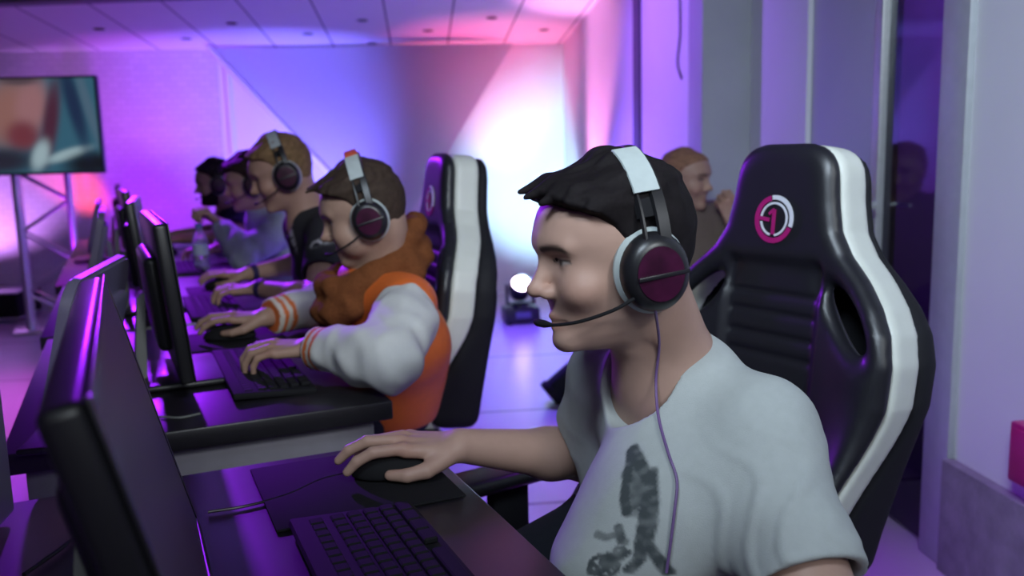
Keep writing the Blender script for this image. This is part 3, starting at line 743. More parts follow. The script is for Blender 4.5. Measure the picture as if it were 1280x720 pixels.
for kind, m in (('white', M_logowhite), ('magenta', M_magenta)):
    bm = bmesh.new(); logo(bm, kind); o = obj('emblem', bm, m, bk, smooth=False); o.matrix_local = Matrix.Translation((0, 0, LH)); o['label'] = kind + ' arcs of the round headrest emblem'
def seatf(P):
    x, y, z = P[:, 0], P[:, 1], P[:, 2]
    top = .450 + .03 * sst(np.abs(y), .17, .25) - .02 * sst(x, .16, .26)
    d = smax(smax(np.abs(x - .0) - .26, np.abs(y) - .262, .08), np.maximum(z - top, .365 - z), .05)
    return d
sdf_obj('seat', seatf, V(-.3, -.3, .33), V(.3, .3, .54), .009, M_leather, chair)
for s in (1, -1):
    bm = bmesh.new(); bx(bm, (.14, s * .335, .585), (.25, .090, .032), bev=.015, seg=3); ar = obj('armrest', bm, M_black, chair)
    bm = bmesh.new(); bx(bm, (.11, s * .335, .495), (.085, .036, .16), bev=.010); bx(bm, (.11, s * .26, .42), (.075, .19, .03), bev=.008); obj('armrest_post', bm, M_matte, ar)
bm = bmesh.new(); lathe(bm, [(0, .10), (.045, .10), (.045, .22), (.028, .23), (.028, .37), (0, .37)], 24); obj('gas_lift', bm, M_black, chair)
for k in range(5):
    a = 2 * PI * k / 5 + .3; bm = bmesh.new(); d = V(math.cos(a), math.sin(a), 0)
    tube(bm, [V(0, 0, .115) + d * .03, V(0, 0, .11) + d * .15, V(0, 0, .085) + d * .31], [.03, .024, .017], 10); lg = obj('leg', bm, M_black, chair)
    bm = bmesh.new()
    for off in (-.016, .016):
        t = V(-d[1], d[0], 0) * off; tube(bm, [V(0, 0, .030) + d * .31 + t * 1.6, V(0, 0, .030) + d * .31 + t * .5], .028, 16)
    tube(bm, [V(0, 0, .03) + d * .31, V(0, 0, .085) + d * .31], .008, 8); obj('caster', bm, M_black, lg)
back0 = V(.490, 1.605, 0); yaw0 = math.radians(213)
seat0 = back0 + V(math.cos(yaw0), math.sin(yaw0), 0) * .28
chair.matrix_world = place(seat0, yaw0)
yaw1 = math.radians(200); back1 = V(-.218, 2.545, 0)
ch2 = dup(chair, place(back1 + V(math.cos(yaw1), math.sin(yaw1), 0) * .28, yaw1), 'black gaming chair with white side band behind the orange-jacketed player')
# padded stools carry the three players farther along, hidden by the players themselves
stool = empty('stool', label='low padded stool under the blond player', cat='stool', group='stools along the row')
bm = bmesh.new(); lathe(bm, [(0, .36), (.17, .36), (.18, .375), (.18, .42), (.165, .437), (0, .44)], 36); obj('seat', bm, M_leather, stool)
for k in range(4):
    a = PI / 4 + PI / 2 * k; bm = bmesh.new(); tube(bm, [(math.cos(a) * .12, math.sin(a) * .12, .365), (math.cos(a) * .18, math.sin(a) * .18, 0)], .012, 10); obj('leg', bm, M_black, stool)
stool.matrix_world = place(W(3.08, .70, 0), 0)
dup(stool, place(W(4.15, .70, 0), .3), 'low padded stool under the player in the pale blue shirt')
dup(stool, place(W(5.08, .66, 0), .6), 'low padded stool under the bearded player')

# ================================================================== desks
def desk(s0, s1, t0, t1, label, kind=0):
    M = place(W((s0 + s1) / 2, (t0 + t1) / 2, 0), ROW); r = empty('gaming_desk', label=label, cat='desk', group='desks standing in a row', matrix=M)
    L, D = s1 - s0, t1 - t0; th = .038
    bm = bmesh.new(); bx(bm, (0, 0, DESK_Z - th / 2), (D, L, th), bev=.004); obj('table_top', bm, M_desk, r)
    for s in (-1, 1):
        d_ = D - .06 if s < 0 else .30
        bm = bmesh.new(); bx(bm, (-(D - .06 - d_) / 2, s * (L / 2 - .05), (DESK_Z - th) / 2), (d_, .025, DESK_Z - th - .001), bev=.003); obj('side_panel', bm, M_panel, r)
    bm = bmesh.new(); bx(bm, (-D / 2 + .10, 0, DESK_Z - th - .17), (.018, L - .13, .33), bev=.003); obj('modesty_panel', bm, M_panel, r)
    return r
desk(.10, 1.385, -.40, .425, 'nearest dark desk, under the hand of the player in the white tee')
desk(1.625, 2.685, -.22, .452, 'dark desk under the elbow of the player in the orange jacket')
desk(2.72, 3.84, -.24, .50, 'dark desk of the blond player, with wristbands over it')
desk(3.875, 5.0, -.27, .50, 'dark desk with the water bottle, before the pale blue shirt')
desk(5.035, 6.15, -.27, .48, 'farthest dark desk, before the bearded player')

# ================================================================== monitors
def monitor(name='monitor', w=.545, h=.315, shell=M_black, leg=M_grey, deg=14, rr=0.):
    """local: screen faces +x, base centre at origin"""
    r = empty(name, cat='monitor'); tilt = Matrix.Translation((0, 0, .20)) @ Matrix.Rotation(math.radians(-deg), 4, 'Y')
    bm = bmesh.new()
    if rr:
        bmesh.ops.create_cube(bm, size=1)
        for v in bm.verts: v.co = Vector((v.co.x * .026, v.co.y * w, v.co.z * h))
        bmesh.ops.bevel(bm, geom=[e for e in bm.edges if abs(e.verts[0].co.x - e.verts[1].co.x) > .01], offset=rr, segments=8, affect='EDGES', profile=.5)
        bmesh.ops.bevel(bm, geom=[e for e in bm.edges if abs(e.verts[0].co.x - e.verts[1].co.x) < .001 and len(e.link_faces) == 2 and e.calc_face_angle(0) > 1.], offset=.006, segments=2, affect='EDGES')
    else: bx(bm, (.0, 0, 0), (.026, w, h), bev=.007, seg=3)
    bx(bm, (-.022, 0, -.01), (.03, w * .62, h * .62), bev=.014, seg=3); c = obj('casing', bm, shell, r); c.matrix_local = tilt
    bm = bmesh.new(); bx(bm, (.0135, 0, .005), (.002, w - .022 - rr, h - .034 - rr)); s = obj('screen', bm, M_screen, c, smooth=False)
    bm = bmesh.new(); q_ = rr * .55
    for y in (-1, 1): bx(bm, (.0142, y * (w / 2 - .0055 - q_), 0), (.003, .011, h - 2 * q_), bev=.001)
    for z, q in ((h / 2 - .006 - q_, .012), (-h / 2 + .011 + q_, .022)): bx(bm, (.0142, 0, z), (.003, w - .02 - 2 * q_, q), bev=.001)
    obj('bezel', bm, shell, c)
    bm = bmesh.new(); f = [bm.verts.new(p) for p in ((-.055, -.03, .19), (-.055, .03, .19), (-.075, .055, .012), (-.075, -.055, .012), (-.040, -.03, .20), (-.040, .03, .20), (-.050, .055, .012), (-.050, -.055, .012))]
    for q in ((0, 1, 2, 3), (7, 6, 5, 4), (0, 4, 5, 1), (1, 5, 6, 2), (2, 6, 7, 3), (3, 7, 4, 0)): bm.faces.new([f[i] for i in q])
    bmesh.ops.recalc_face_normals(bm, faces=bm.faces[:]); bmesh.ops.bevel(bm, geom=bm.edges[:], offset=.004, segments=2, affect='EDGES'); obj('stand', bm, leg, r)
    bm = bmesh.new(); bx(bm, (.02, 0, .008), (.20, .27, .014), bev=.006, seg=3); obj('base', bm, M_black, r)
    return r
mon = monitor(); GM = 'monitors facing the players'
tag(mon, 'large dark monitor at the near desk, screen toward the player in white', group=GM)
mp = (V(-.23, .44, 0) + V(-.435, .92, 0)) / 2 + RT * .031; mon.matrix_world = place((mp[0], mp[1], DESK_Z + .001), ROW)
mon2 = monitor(deg=5)
for k_, (s, t, dr, lab) in enumerate(((2.05, .068, 1.5, 'thin monitor seen edge-on before the player in the orange jacket'), (3.08, .045, -3, 'monitor before the blond player'), (4.15, .02, 2, 'monitor before the player in the pale blue shirt'), (5.1, .0, 0, 'farthest monitor, before the bearded player'))):
    mw_ = place(W(s, t, DESK_Z + .001), ROW + math.radians(dr))
    if k_ == 0: mon2.matrix_world = mw_; tag(mon2, lab, group=GM)
    else: dup(mon2, mw_, lab, GM)
# white-shelled screens of the row opposite: only their backs show
wm = monitor('monitor', .50, .30, M_white, M_white, rr=.06); GW = 'white-backed monitors of the opposite row'
tag(wm, 'pale rounded monitor back seen just past the top edge of the near dark monitor', group=GW)
S86 = Matrix.Scale(.86, 4)
wm.matrix_world = place((-.745, 1.52, DESK_Z + .001), ROW + PI - .19) @ S86
dup(wm, place(W(3.85, -.10, DESK_Z + .001), ROW + PI) @ S86, 'pale-backed monitor back-to-back with the blond player\'s monitor', GW)
dup(wm, place(W(4.80, -.13, DESK_Z + .001), ROW + PI) @ S86, 'farthest pale-backed monitor, near the end of the desks', GW)
# white box at the edge of the near desk
p = at_z(18, 668, DESK_Z); r = empty('computer_case', (p[0] - .098, p[1] - .10, DESK_Z), ROOM + .10, 'pale boxy computer case lying on the near desk beside the dark monitor', 'computer')
bm = bmesh.new(); bx(bm, (0, 0, .098), (.20, .28, .180), bev=.008, seg=3); obj('body', bm, M_white, r)
for x in (-.07, .07):
    for y in (-.11, .11): bm = bmesh.new(); lathe(bm, [(0, 0), (.012, 0), (.014, .010), (0, .010)], 14, Matrix.Translation((x, y, 0))); obj('foot', bm, M_black, r)
bm = bmesh.new()
for k in range(7): bx(bm, (.1005, -.10 + k * .022, .10), (.002, .010, .07))
obj('vent_slats', bm, M_grey, r)

# ================================================================== keyboards, mats, mice
def keyboard():
    r = empty('keyboard', cat='keyboard')
    bm = bmesh.new(); bx(bm, (0, 0, .008), (.165, .45, .014), Matrix.Rotation(math.radians(-3), 3, 'Y').transposed(), bev=.005, seg=2); obj('body', bm, M_matte, r)
    bm = bmesh.new()
    for i in range(6):
        x = .062 - i * .0215 - (.006 if i == 5 else 0); n = 21 if i else 13
        for k in range(n):
            if i == 0 and 4 <= k <= 8: continue
            y = -.21 + (k + .5) * .42 / n; bx(bm, (x, y, .0165 - i * .0002), (.0175, .42 / n - .0025, .008), bev=.0018, seg=1)
    bx(bm, (.062, -.0, .0165), (.0175, .112, .008), bev=.0018, seg=1)
    obj('keys', bm, M_matte, r); return r
kb = keyboard(); GK = 'keyboards on the desks'; ZK = DESK_Z + .0035
kp = at_z(492, 668, DESK_Z); tag(kb, 'dark keyboard on the near desk close to the white-tee player', group=GK); kb.matrix_world = place((kp[0] + .03, kp[1] - .16, DESK_Z + .001), ROW)
for s, t, lab in ((1.98, .25, 'dark keyboard under the fingers of the orange-jacketed player'), (2.93, .24, 'dark keyboard under the hand of the blond player'), (4.08, .22, 'dark keyboard near the water bottle'), (5.03, .16, 'dark keyboard before the bearded player')):
    dup(kb, place(W(s, t, DESK_Z + .001), ROW), lab, GK)
def mousepad(s, t, lab, w=.30, d=.26):
    bm = bmesh.new(); bx(bm, (0, 0, .002), (w, d, .004), bev=.0018); o = obj('mouse_mat', bm, M_matte); o.matrix_world = place(W(s, t, DESK_Z + .0006), ROW); return tag(o, lab, 'mouse mat', 'mouse mats on the desks')
def mouse_sdf(P):
    d = ell(P, (-.008, 0, .006), (.062, .034, .034)); d = smin(d, ell(P, (.025, 0, .004), (.042, .030, .026)), .02)
    d = smax(d, .002 - P[:, 2], .004); return smax(d, -(np.maximum(np.abs(P[:, 1]) - .0009, np.maximum(.018 - P[:, 2], .005 - P[:, 0]))), .0015)
mou = empty('computer_mouse', cat='mouse'); sdf_obj('body', mouse_sdf, V(-.08, -.045, -.002), V(.08, .045, .05), .0025, M_matte, mou)
bm = bmesh.new(); tube(bm, [(.038, -.004, .031), (.038, .004, .031)], .008, 14); obj('scroll_wheel', bm, M_grey, mou)
def set_mouse(H, sd, lab, first=False):
    h = [x for x, k in zip(H.hands, 'LR') if k == sd][0]; f = h['R'][:, 0]; q = h['o'] + f * .098 + h['R'][:, 1] * .0; m = place((q[0], q[1], DESK_Z + .005), math.atan2(f[1], f[0]))
    if first: mou.matrix_world = m; tag(mou, lab, group='mice under the hands'); o = mou
    else: o = dup(mou, m, lab, 'mice under the hands')
    return o
mousepad(1.225, .275, 'dark mouse mat beneath the white-tee player\'s reaching hand', .26, .25)
set_mouse(boy, 'R', 'black mouse under the outstretched hand at the near desk', True)
mousepad(2.40, .24, 'dark mouse mat at the orange-jacketed player\'s far hand', .26, .24); set_mouse(jk, 'R', 'black mouse under the far hand of the orange-jacketed player')
mousepad(3.36, .32, 'dark mouse mat at the blond player\'s far hand', .26, .24); set_mouse(bl, 'R', 'black mouse under the far hand of the blond player')
# desk cables
def cable(name, lab, pts, r=.0028, m=M_black):
    bm = bmesh.new(); tube(bm, spline(pts, 8), r, 8); return tag(obj(name, bm, m), lab, 'cable', 'cables on the desks')
Zc = DESK_Z + .0035
cable('monitor_cable', 'black cable trailing on the near desk below the big monitor', [at_z(30, 718, Zc), at_z(70, 690, Zc), at_z(100, 668, Zc), at_z(140, 652, Zc)])
cable('mouse_cable', 'thin mouse cable crossing the near desk', [at_z(440, 590, Zc), at_z(400, 600, Zc), at_z(360, 618, Zc), at_z(310, 632, Zc), at_z(260, 640, Zc)], .0020)
cable('desk_cable', 'short pale cable on the second desk', [at_z(183, 524, Zc), at_z(200, 521, Zc), at_z(225, 522, Zc), at_z(250, 517, Zc)], .0022, M_grey)
cable('monitor_cable', 'curled cable behind the blond player\'s monitor', [at_z(148, 395, Zc), at_z(160, 382, Zc), at_z(180, 375, Zc), at_z(192, 377, Zc)])
# water bottle
p = at_z(253, 339, DESK_Z); r = empty('water_bottle', (p[0], p[1], DESK_Z + .001), 0, 'clear plastic water bottle standing between the far players\' hands', 'bottle')
mg = bpy.data.materials.new('clear_plastic'); mg.use_nodes = True; bb = mg.node_tree.nodes['Principled BSDF']; bb.inputs['Transmission Weight'].default_value = .85; bb.inputs['Roughness'].default_value = .12; bb.inputs['IOR'].default_value = 1.2; bb.inputs['Base Color'].default_value = (.80, .85, .95, 1)
bm = bmesh.new(); lathe(bm, [(0, 0), (.028, 0), (.033, .006), (.033, .045), (.0305, .052), (.033, .06), (.033, .125), (.029, .145), (.016, .172), (.013, .178), (.013, .19), (0, .19)], 28); obj('body', bm, mg, r)
bm = bmesh.new(); lathe(bm, [(0, .186), (.0155, .186), (.0155, .203), (.014, .206), (0, .206)], 24); obj('cap', bm, mat('blue_cap', (.08, .14, .45), .5), r)
bm = bmesh.new(); lathe(bm, [(.0335, .070), (.0338, .070), (.0338, .118), (.0335, .118)], 28); obj('paper_band', bm, mat('bottle_wrap', (.45, .52, .70), .5), r)

# ================================================================== the room
def rbox(name, a0, a1, b0, b1, z0, z1, m, bev=0., kind='structure', parent=None, rot=None):
    bm = bmesh.new(); bx(bm, (0, 0, 0), (a1 - a0, b1 - b0, z1 - z0), bev=bev); o = obj(name, bm, m, parent, smooth=bool(bev))
    mw = place(RM((a0 + a1) / 2, (b0 + b1) / 2, (z0 + z1) / 2), ROOM)
    o.matrix_world = mw
    if kind: o['kind'] = kind
    return o
def seam_mat(name, col, rough, axis, pitch, off, width, seamcol, spec=.5, nvar=.08):
    m = mat(name, col, rough, spec=spec, nscale=6, nvar=nvar); nt = m.node_tree; b = nt.nodes['Principled BSDF']
    g = nt.nodes.new('ShaderNodeNewGeometry'); vr = nt.nodes.new('ShaderNodeVectorRotate'); vr.rotation_type = 'Z_AXIS'; vr.inputs['Angle'].default_value = -ROOM
    nt.links.new(g.outputs['Position'], vr.inputs['Vector']); sp = nt.nodes.new('ShaderNodeSeparateXYZ'); nt.links.new(vr.outputs['Vector'], sp.inputs[0])
    def M(op, a, b_=None):
        n = nt.nodes.new('ShaderNodeMath'); n.operation = op
        for i, x in enumerate((a, b_)):
            if x is None: continue
            if isinstance(x, (int, float)): n.inputs[i].default_value = x
            else: nt.links.new(x, n.inputs[i])
        return n.outputs[0]
    f = M('FRACT', M('DIVIDE', M('SUBTRACT', sp.outputs[axis], off), pitch)); hit = M('LESS_THAN', f, width / pitch)
    mx = nt.nodes.new('ShaderNodeMix'); mx.data_type = 'RGBA'; nt.links.new(hit, mx.inputs['Factor'])
    src = b.inputs['Base Color'].links[0].from_socket; nt.links.new(src, mx.inputs['A']); mx.inputs['B'].default_value = (*seamcol, 1); nt.links.new(mx.outputs['Result'], b.inputs['Base Color'])
    return m
M_floor = seam_mat('floor_panels', (.40, .38, .42), .30, 1, 1.13, 4.03, .022, (.05, .04, .06), spec=.5)
M_ceil = seam_mat('ceiling_panels', (.66, .65, .66), .6, 0, .468, -.203, .012, (.05, .03, .07), nvar=.03)
M_wall = mat('white_paint', (.68, .68, .68), .75, nscale=4, nvar=.04)
M_wall2 = mat('white_gloss_paint', (.60, .61, .64), .5, nscale=4, nvar=.05)
M_pillar = mat('grey_paint', (.36, .38, .41), .6, nscale=5)
M_dark = mat('dark_trim', (.08, .05, .11), .6, nscale=8)
mb = mat('painted_brick', (.60, .58, .60), .8, nscale=8, nvar=.06); nt = mb.node_tree; b_ = nt.nodes['Principled BSDF']
br = nt.nodes.new('ShaderNodeTexBrick'); tc = nt.nodes.new('ShaderNodeTexCoord'); mp_ = nt.nodes.new('ShaderNodeMapping'); mp_.inputs['Rotation'].default_value = (PI / 2, 0, 0)
nt.links.new(tc.outputs['Object'], mp_.inputs['Vector']); nt.links.new(mp_.outputs['Vector'], br.inputs['Vector']); br.inputs['Scale'].default_value = 5.5; br.inputs['Mortar Size'].default_value = .018; br.inputs['Mortar Smooth'].default_value = .6
br.inputs['Color1'].default_value = (.60, .57, .60, 1); br.inputs['Color2'].default_value = (.55, .52, .55, 1); br.inputs['Mortar'].default_value = (.47, .44, .48, 1)
nt.links.new(br.outputs['Color'], b_.inputs['Base Color'])
bp = nt.nodes.new('ShaderNodeBump'); bp.inputs['Strength'].default_value = .35; bp.inputs['Distance'].default_value = .01; nt.links.new(br.outputs['Fac'], bp.inputs['Height']); bp.invert = True; nt.links.new(bp.outputs['Normal'], b_.inputs['Normal'])
mc = mat('rough_concrete', (.20, .19, .21), .85, nscale=14, nvar=.5, bump=1., bscale=60)

AW, BW, CA = 1.25, 7.62, 1.47
rbox('floor', -6.2, 3.4, -2.4, 7.9, -.10, 0, M_floor)
rbox('wall_back', -6.2, -1.62, BW, BW + .15, 0, 3.0, mb)
rbox('wall_back', -1.62, AW + .1, BW + .01, BW + .15, 0, 3.0, M_wall)
rbox('wall_left', -6.2, -6.05, -2.4, BW, 0, 3.0, M_wall)
rbox('wall_right', AW, AW + .10, 4.06, BW + .01, 0, 3.0, M_wall)
rbox('pillar', AW, CA + .06, 3.86, 4.06, 0, 3.0, M_pillar, bev=.006)
rbox('trim_1', AW - .018, AW, 4.93, 5.06, 0, 3.0, M_dark)
rbox('trim_2', -1.56, -1.53, BW - .02, BW + .01, 1.25, 2.11, M_wall)
rbox('wall_right', CA, CA + .10, 3.28, 3.86, 0, 3.0, M_wall2)
rbox('wall_right', CA, CA + .10, -2.4, 2.25, 0, 3.0, M_wall2)
rbox('baseboard_right', CA - .035, CA, -2.4, 2.25, 0, .33, mc)
rbox('wall_right', 3.25, 3.4, -2.4, 7.9, 0, 3.0, mat('dark_room_paint', (.32, .28, .36), .7, nscale=4))
# door and glazed partition
mgl = bpy.data.materials.new('tinted_glass'); mgl.use_nodes = True; nt = mgl.node_tree; nt.nodes.clear(); out = nt.nodes.new('ShaderNodeOutputMaterial')
tr = nt.nodes.new('ShaderNodeBsdfTransparent'); tr.inputs[0].default_value = (.38, .36, .46, 1); gl = nt.nodes.new('ShaderNodeBsdfGlossy'); gl.inputs['Roughness'].default_value = .06
fr = nt.nodes.new('ShaderNodeFresnel'); fr.inputs['IOR'].default_value = 1.6; ms = nt.nodes.new('ShaderNodeMixShader'); gb = nt.nodes.new('ShaderNodeNewGeometry'); fm = nt.nodes.new('ShaderNodeMath'); fm.operation = 'SUBTRACT'; fm.use_clamp = True; nt.links.new(fr.outputs[0], fm.inputs[0]); nt.links.new(gb.outputs['Backfacing'], fm.inputs[1]); nt.links.new(fm.outputs[0], ms.inputs[0]); nt.links.new(tr.outputs[0], ms.inputs[1]); nt.links.new(gl.outputs[0], ms.inputs[2]); nt.links.new(ms.outputs[0], out.inputs[0])
mfr = mat('frosted_glass', (.34, .34, .44), .35, nscale=3, nvar=.08)
w1 = rbox('window_1', CA + .02, CA + .035, 2.765, 3.28, 0, 3.0, mfr)
rbox('trim_3', CA - .01, CA + .06, 2.715, 2.765, 0, 3.0, M_steel, bev=.004)
d1 = rbox('door_1', CA + .015, CA + .04, 2.375, 2.715, .01, 3.0, mgl)
rbox('trim_4', CA - .02, CA + .08, 2.25, 2.375, 0, 3.0, M_alu and mat('satin_aluminium', (.42, .45, .47), .45, metal=.4, nscale=20), bev=.006)
kp = at_y(1104, 257, 2.83); bm = bmesh.new(); c = V(0, 0, 0)
tube(bm, [c + RA * .05, c, c - RA * .035], .009, 12); tube(bm, [c - RA * .035 - V(0, 0, 0), c - RA * .037 - RB * .03, c - RA * .036 - RB * .075], .008, 12); k_ = obj('door_handle', bm, M_steel, d1); 
k_.matrix_world = Matrix.Translation(Vector(RM(CA - .01, 2.735, kp[2])))
# low ceiling, its front beam, upper ceiling
def slab_poly(name, pts, th, m):
    bm = bmesh.new(); lo_ = [bm.verts.new(p) for p in pts]; hi_ = [bm.verts.new(p + V(0, 0, th)) for p in pts]; n = len(pts)
    bm.faces.new(lo_); bm.faces.new(hi_[::-1])
    for i in range(n): bm.faces.new((lo_[i], hi_[i], hi_[(i + 1) % n], lo_[(i + 1) % n]))
    bmesh.ops.recalc_face_normals(bm, faces=bm.faces[:]); o = obj(name, bm, m, smooth=False); o['kind'] = 'structure'; return o
ZC0, ZC1, BB = 2.115, 2.235, 5.95
def zc(b): return ZC0 + (BW - b) * (ZC1 - ZC0) / (BW - BB)
b0_, b1_ = 6.46, 5.66
slab_poly('ceiling', [RM(-6.05, b0_, zc(b0_)), RM(AW, b1_, zc(b1_)), RM(AW, BW, ZC0), RM(-6.05, BW, ZC0)], .06, M_ceil)
slab_poly('beam', [RM(-6.05, b0_ - .14, zc(b0_) - .022), RM(AW, b1_ - .14, zc(b1_) - .012), RM(AW, b1_ - .002, zc(b1_) - .012), RM(-6.05, b0_ - .002, zc(b0_) - .022)], .47, mat('beam_paint', (.10, .10, .13), .6, nscale=6))
rbox('ceiling', -6.2, 3.4, -2.4, BB, 2.98, 3.06, mat('upper_ceiling_paint', (.30, .28, .32), .8, nscale=4))
def on_ceiling(px, py):
    d = ray(px, py); n = V(*np.cross(RA, RM(0, BW, ZC0) - RM(0, BB, ZC1))); t = ((RM(0, BB, ZC1) - CAM) @ n) / (d @ n); return CAM + d * t
base = None
for px, py in ((124, 36), (290, 29), (233, 48), (385, 42), (453, 25), (465, 54), (535, 38), (615, 22), (680, 37)):
    p = on_ceiling(px, py)
    if base is None:
        base = empty('downlight', p, ROOM, 'small dark recessed downlight in the low panelled ceiling, switched off', 'ceiling light', 'downlights in the low ceiling')
        bm = bmesh.new(); lathe(bm, [(.026, .0), (.040, .0), (.042, -.004), (.036, -.008), (.026, -.006), (.026, 0)], 24); obj('rim', bm, M_grey, base)
        bm = bmesh.new(); lathe(bm, [(0, -.002), (.026, -.003), (.026, .0), (0, .0)], 24); obj('lens', bm, M_matte, base)
    else: dup(base, place(p, ROOM))
# stretched fabric sail in front of the back wall
def at_b(px, py, b):
    d = ray(px, py); t = ((RB * b - CAM) @ RB) / (d @ RB); return CAM + d * t
TL, TR, TIP = at_b(262, 82, 7.42), at_b(642, 70, 7.42), at_b(492, 300, 7.28)
TL[2] = TR[2] = ZC0 - .012
bm = bmesh.new(); N = 26; g = {}
for i in range(N + 1):
    for j in range(N + 1 - i):
        u, v = i / N, j / N; w_ = 1 - u - v
        p = TL * w_ + TR * u + TIP * v
        pull = 1 - .10 * 4 * (u * w_ * .0 + u * v + v * w_)
        cen = (TL + TR + TIP) / 3; q = cen + (p - cen) * 1.0
        edge = 4 * u * v * (1 - w_)            # right-hand edge bent toward the room, shaped to put shade along its middle
        q = q + RB * (.10 * math.sin(PI * min(1, u * 1.4)) * w_ * 1.2) + RB * (-.17 * edge ** 1.5)
        g[i, j] = bm.verts.new(q)
for i in range(N):
    for j in range(N - i):
        bm.faces.new((g[i, j], g[i + 1, j], g[i, j + 1]))
        if i + j < N - 1: bm.faces.new((g[i + 1, j], g[i + 1, j + 1], g[i, j + 1]))
bmesh.ops.solidify(bm, geom=bm.faces[:], thickness=.006); bmesh.ops.recalc_face_normals(bm, faces=bm.faces[:])
sail = empty('fabric_sail', (0, 0, 0), 0, 'white triangular stretch-fabric sail hanging from the ceiling at the back wall', 'fabric panel')
obj('fabric', bm, mat('white_stretch_fabric', (.66, .66, .68), .85, nscale=30, nvar=.03), sail)
bm = bmesh.new(); tube(bm, [TL - RB * .02, TIP - RB * .02], .022, 10); obj('edge_tube', bm, M_wall, sail)
bm = bmesh.new(); tube(bm, [TIP, V(TIP[0], TIP[1], .0)], .006, 8); obj('tether', bm, M_wall, sail)
# hanging wire on the white wall
p0, p1 = at_y(877, 0, 4.05), at_y(880, 92, 4.05)
a0 = AW - .008; wire = [RM(a0, 4.18, 1.95), RM(a0, 4.17, 1.75), RM(a0, 4.21, 1.62), RM(a0, 4.14, 1.54)]
bm = bmesh.new(); tube(bm, spline(wire, 8), .005, 8); tag(obj('loose_wire', bm, M_dark), 'loose dark wire hanging down the white wall beside the grey pillar', 'wire')
# red wall box at the picture's edge
r = empty('wall_box', RM(CA - .001, 1.80, .47), ROOM, 'small magenta-red box fixed on the pale wall above the concrete base', 'wall box')
bm = bmesh.new(); bx(bm, (-.035, 0, 0), (.066, .26, .15), bev=.006); obj('cabinet', bm, mat('red_enamel', (.35, .01, .10), .4, nscale=20), r)
bm = bmesh.new(); bx(bm, (-.0705, 0, 0), (.006, .23, .125), bev=.003); obj('lid', bm, mat('red_enamel', (.35, .01, .10)), r)

# ================================================================== screen on the truss tower
tp = at_z(72, 407, 0); tr_o = empty('truss_tower', (tp[0], tp[1], 0), ROOM + .35, 'aluminium lattice truss tower carrying the wall-sized screen at the far end', 'truss'); hw = .17; TH = 1.66
for x in (-1, 1):
    for y in (-1, 1):
        bm = bmesh.new(); tube(bm, [(x * hw, y * hw, .02), (x * hw, y * hw, TH)], .024, 14); obj('post', bm, M_alu, tr_o)
def brace(a, b):
    bm = bmesh.new(); tube(bm, [a, b], .010, 8); obj('brace', bm, M_alu, tr_o)
n = 7
for k in range(n):
    z0, z1 = .06 + (TH - .1) * k / n, .06 + (TH - .1) * (k + 1) / n
    for s in (-1, 1):
        e = 1 if k % 2 else -1
        brace((-hw * e, s * hw, z0), (hw * e, s * hw, z1)); brace((s * hw, -hw * e, z0), (s * hw, hw * e, z1))
bm = bmesh.new(); bx(bm, (0, 0, .01), (.56, .56, .02), bev=.004); obj('base_plate', bm, M_alu, tr_o)
tvc = at_y(16, 158, 5.93)
tv = empty('mounted_television', tvc, ROOM - .06, 'large flat television high on the truss tower, showing a blurred close-up', 'television')
TW, TVH = 1.13, .64
bm = bmesh.new(); bx(bm, (0, .03, 0), (TW, .05, TVH), bev=.008); obj('casing', bm, M_black, tv)
gx, gz = 97, 55; xs = np.linspace(-.5, .5, gx); zs = np.linspace(-.5, .5, gz); X, Z = np.meshgrid(xs, zs); vv = np.stack([X.ravel() * (TW - .03), np.full(gx * gz, .0035), Z.ravel() * (TVH - .03)], 1)
idx = np.arange(gx * gz).reshape(gz, gx); ff = np.stack([idx[:-1, :-1], idx[:-1, 1:], idx[1:, 1:], idx[1:, :-1]], -1).reshape(-1, 4)
px = (vv[:, 0] / TW + .5); pz = .5 - vv[:, 2] / TVH; G = lambda cx, cy, sx, sy, r=0: np.exp(-((((px - cx) * math.cos(r) + (pz - cy) * math.sin(r)) / sx) ** 2 + ((-(px - cx) * math.sin(r) + (pz - cy) * math.cos(r)) / sy) ** 2) ** 2)
cc = np.tile(V(.05, .16, .24), (len(vv), 1))
for p_, col in (((.48, .35, .16, .38, .15), (.36, .17, .15)), ((.62, .30, .10, .30, .1), (.42, .20, .22)), ((.72, .45, .05, .45, .12), (.10, .03, .06)), ((.55, .60, .10, .16, 0), (.22, .05, .07)), ((.40, .85, .22, .14, 0), (.03, .03, .05)),
                ((.64, .80, .05, .16, .2), (.45, .60, .66)), ((.80, .80, .15, .05, -.5), (.45, .62, .68)), ((.93, .90, .17, .13, -.35), (.012, .014, .02)), ((.86, .28, .05, .5, -.1), (.02, .04, .10)), ((.94, .3, .03, .5, -.12), (.10, .18, .26)), ((.56, .04, .12, .05, 0), (.12, .08, .10))):
    cc = mix(cc, np.array(col), np.clip(G(*p_), 0, 1))
mtv = bpy.data.materials.new('tv_picture'); mtv.use_nodes = True; nt = mtv.node_tree; b_ = nt.nodes['Principled BSDF']; at_ = nt.nodes.new('ShaderNodeAttribute'); at_.attribute_name = 'pigment'
nt.links.new(at_.outputs['Color'], b_.inputs['Emission Color']); b_.inputs['Emission Strength'].default_value = .62; b_.inputs['Base Color'].default_value = (.01, .01, .01, 1); b_.inputs['Roughness'].default_value = .3
raw('screen', vv, ff, mtv, tv, cc)
bm = bmesh.new(); bx(bm, (0, .085, 0), (.30, .06, .22), bev=.004); obj('bracket', bm, M_matte, tv)
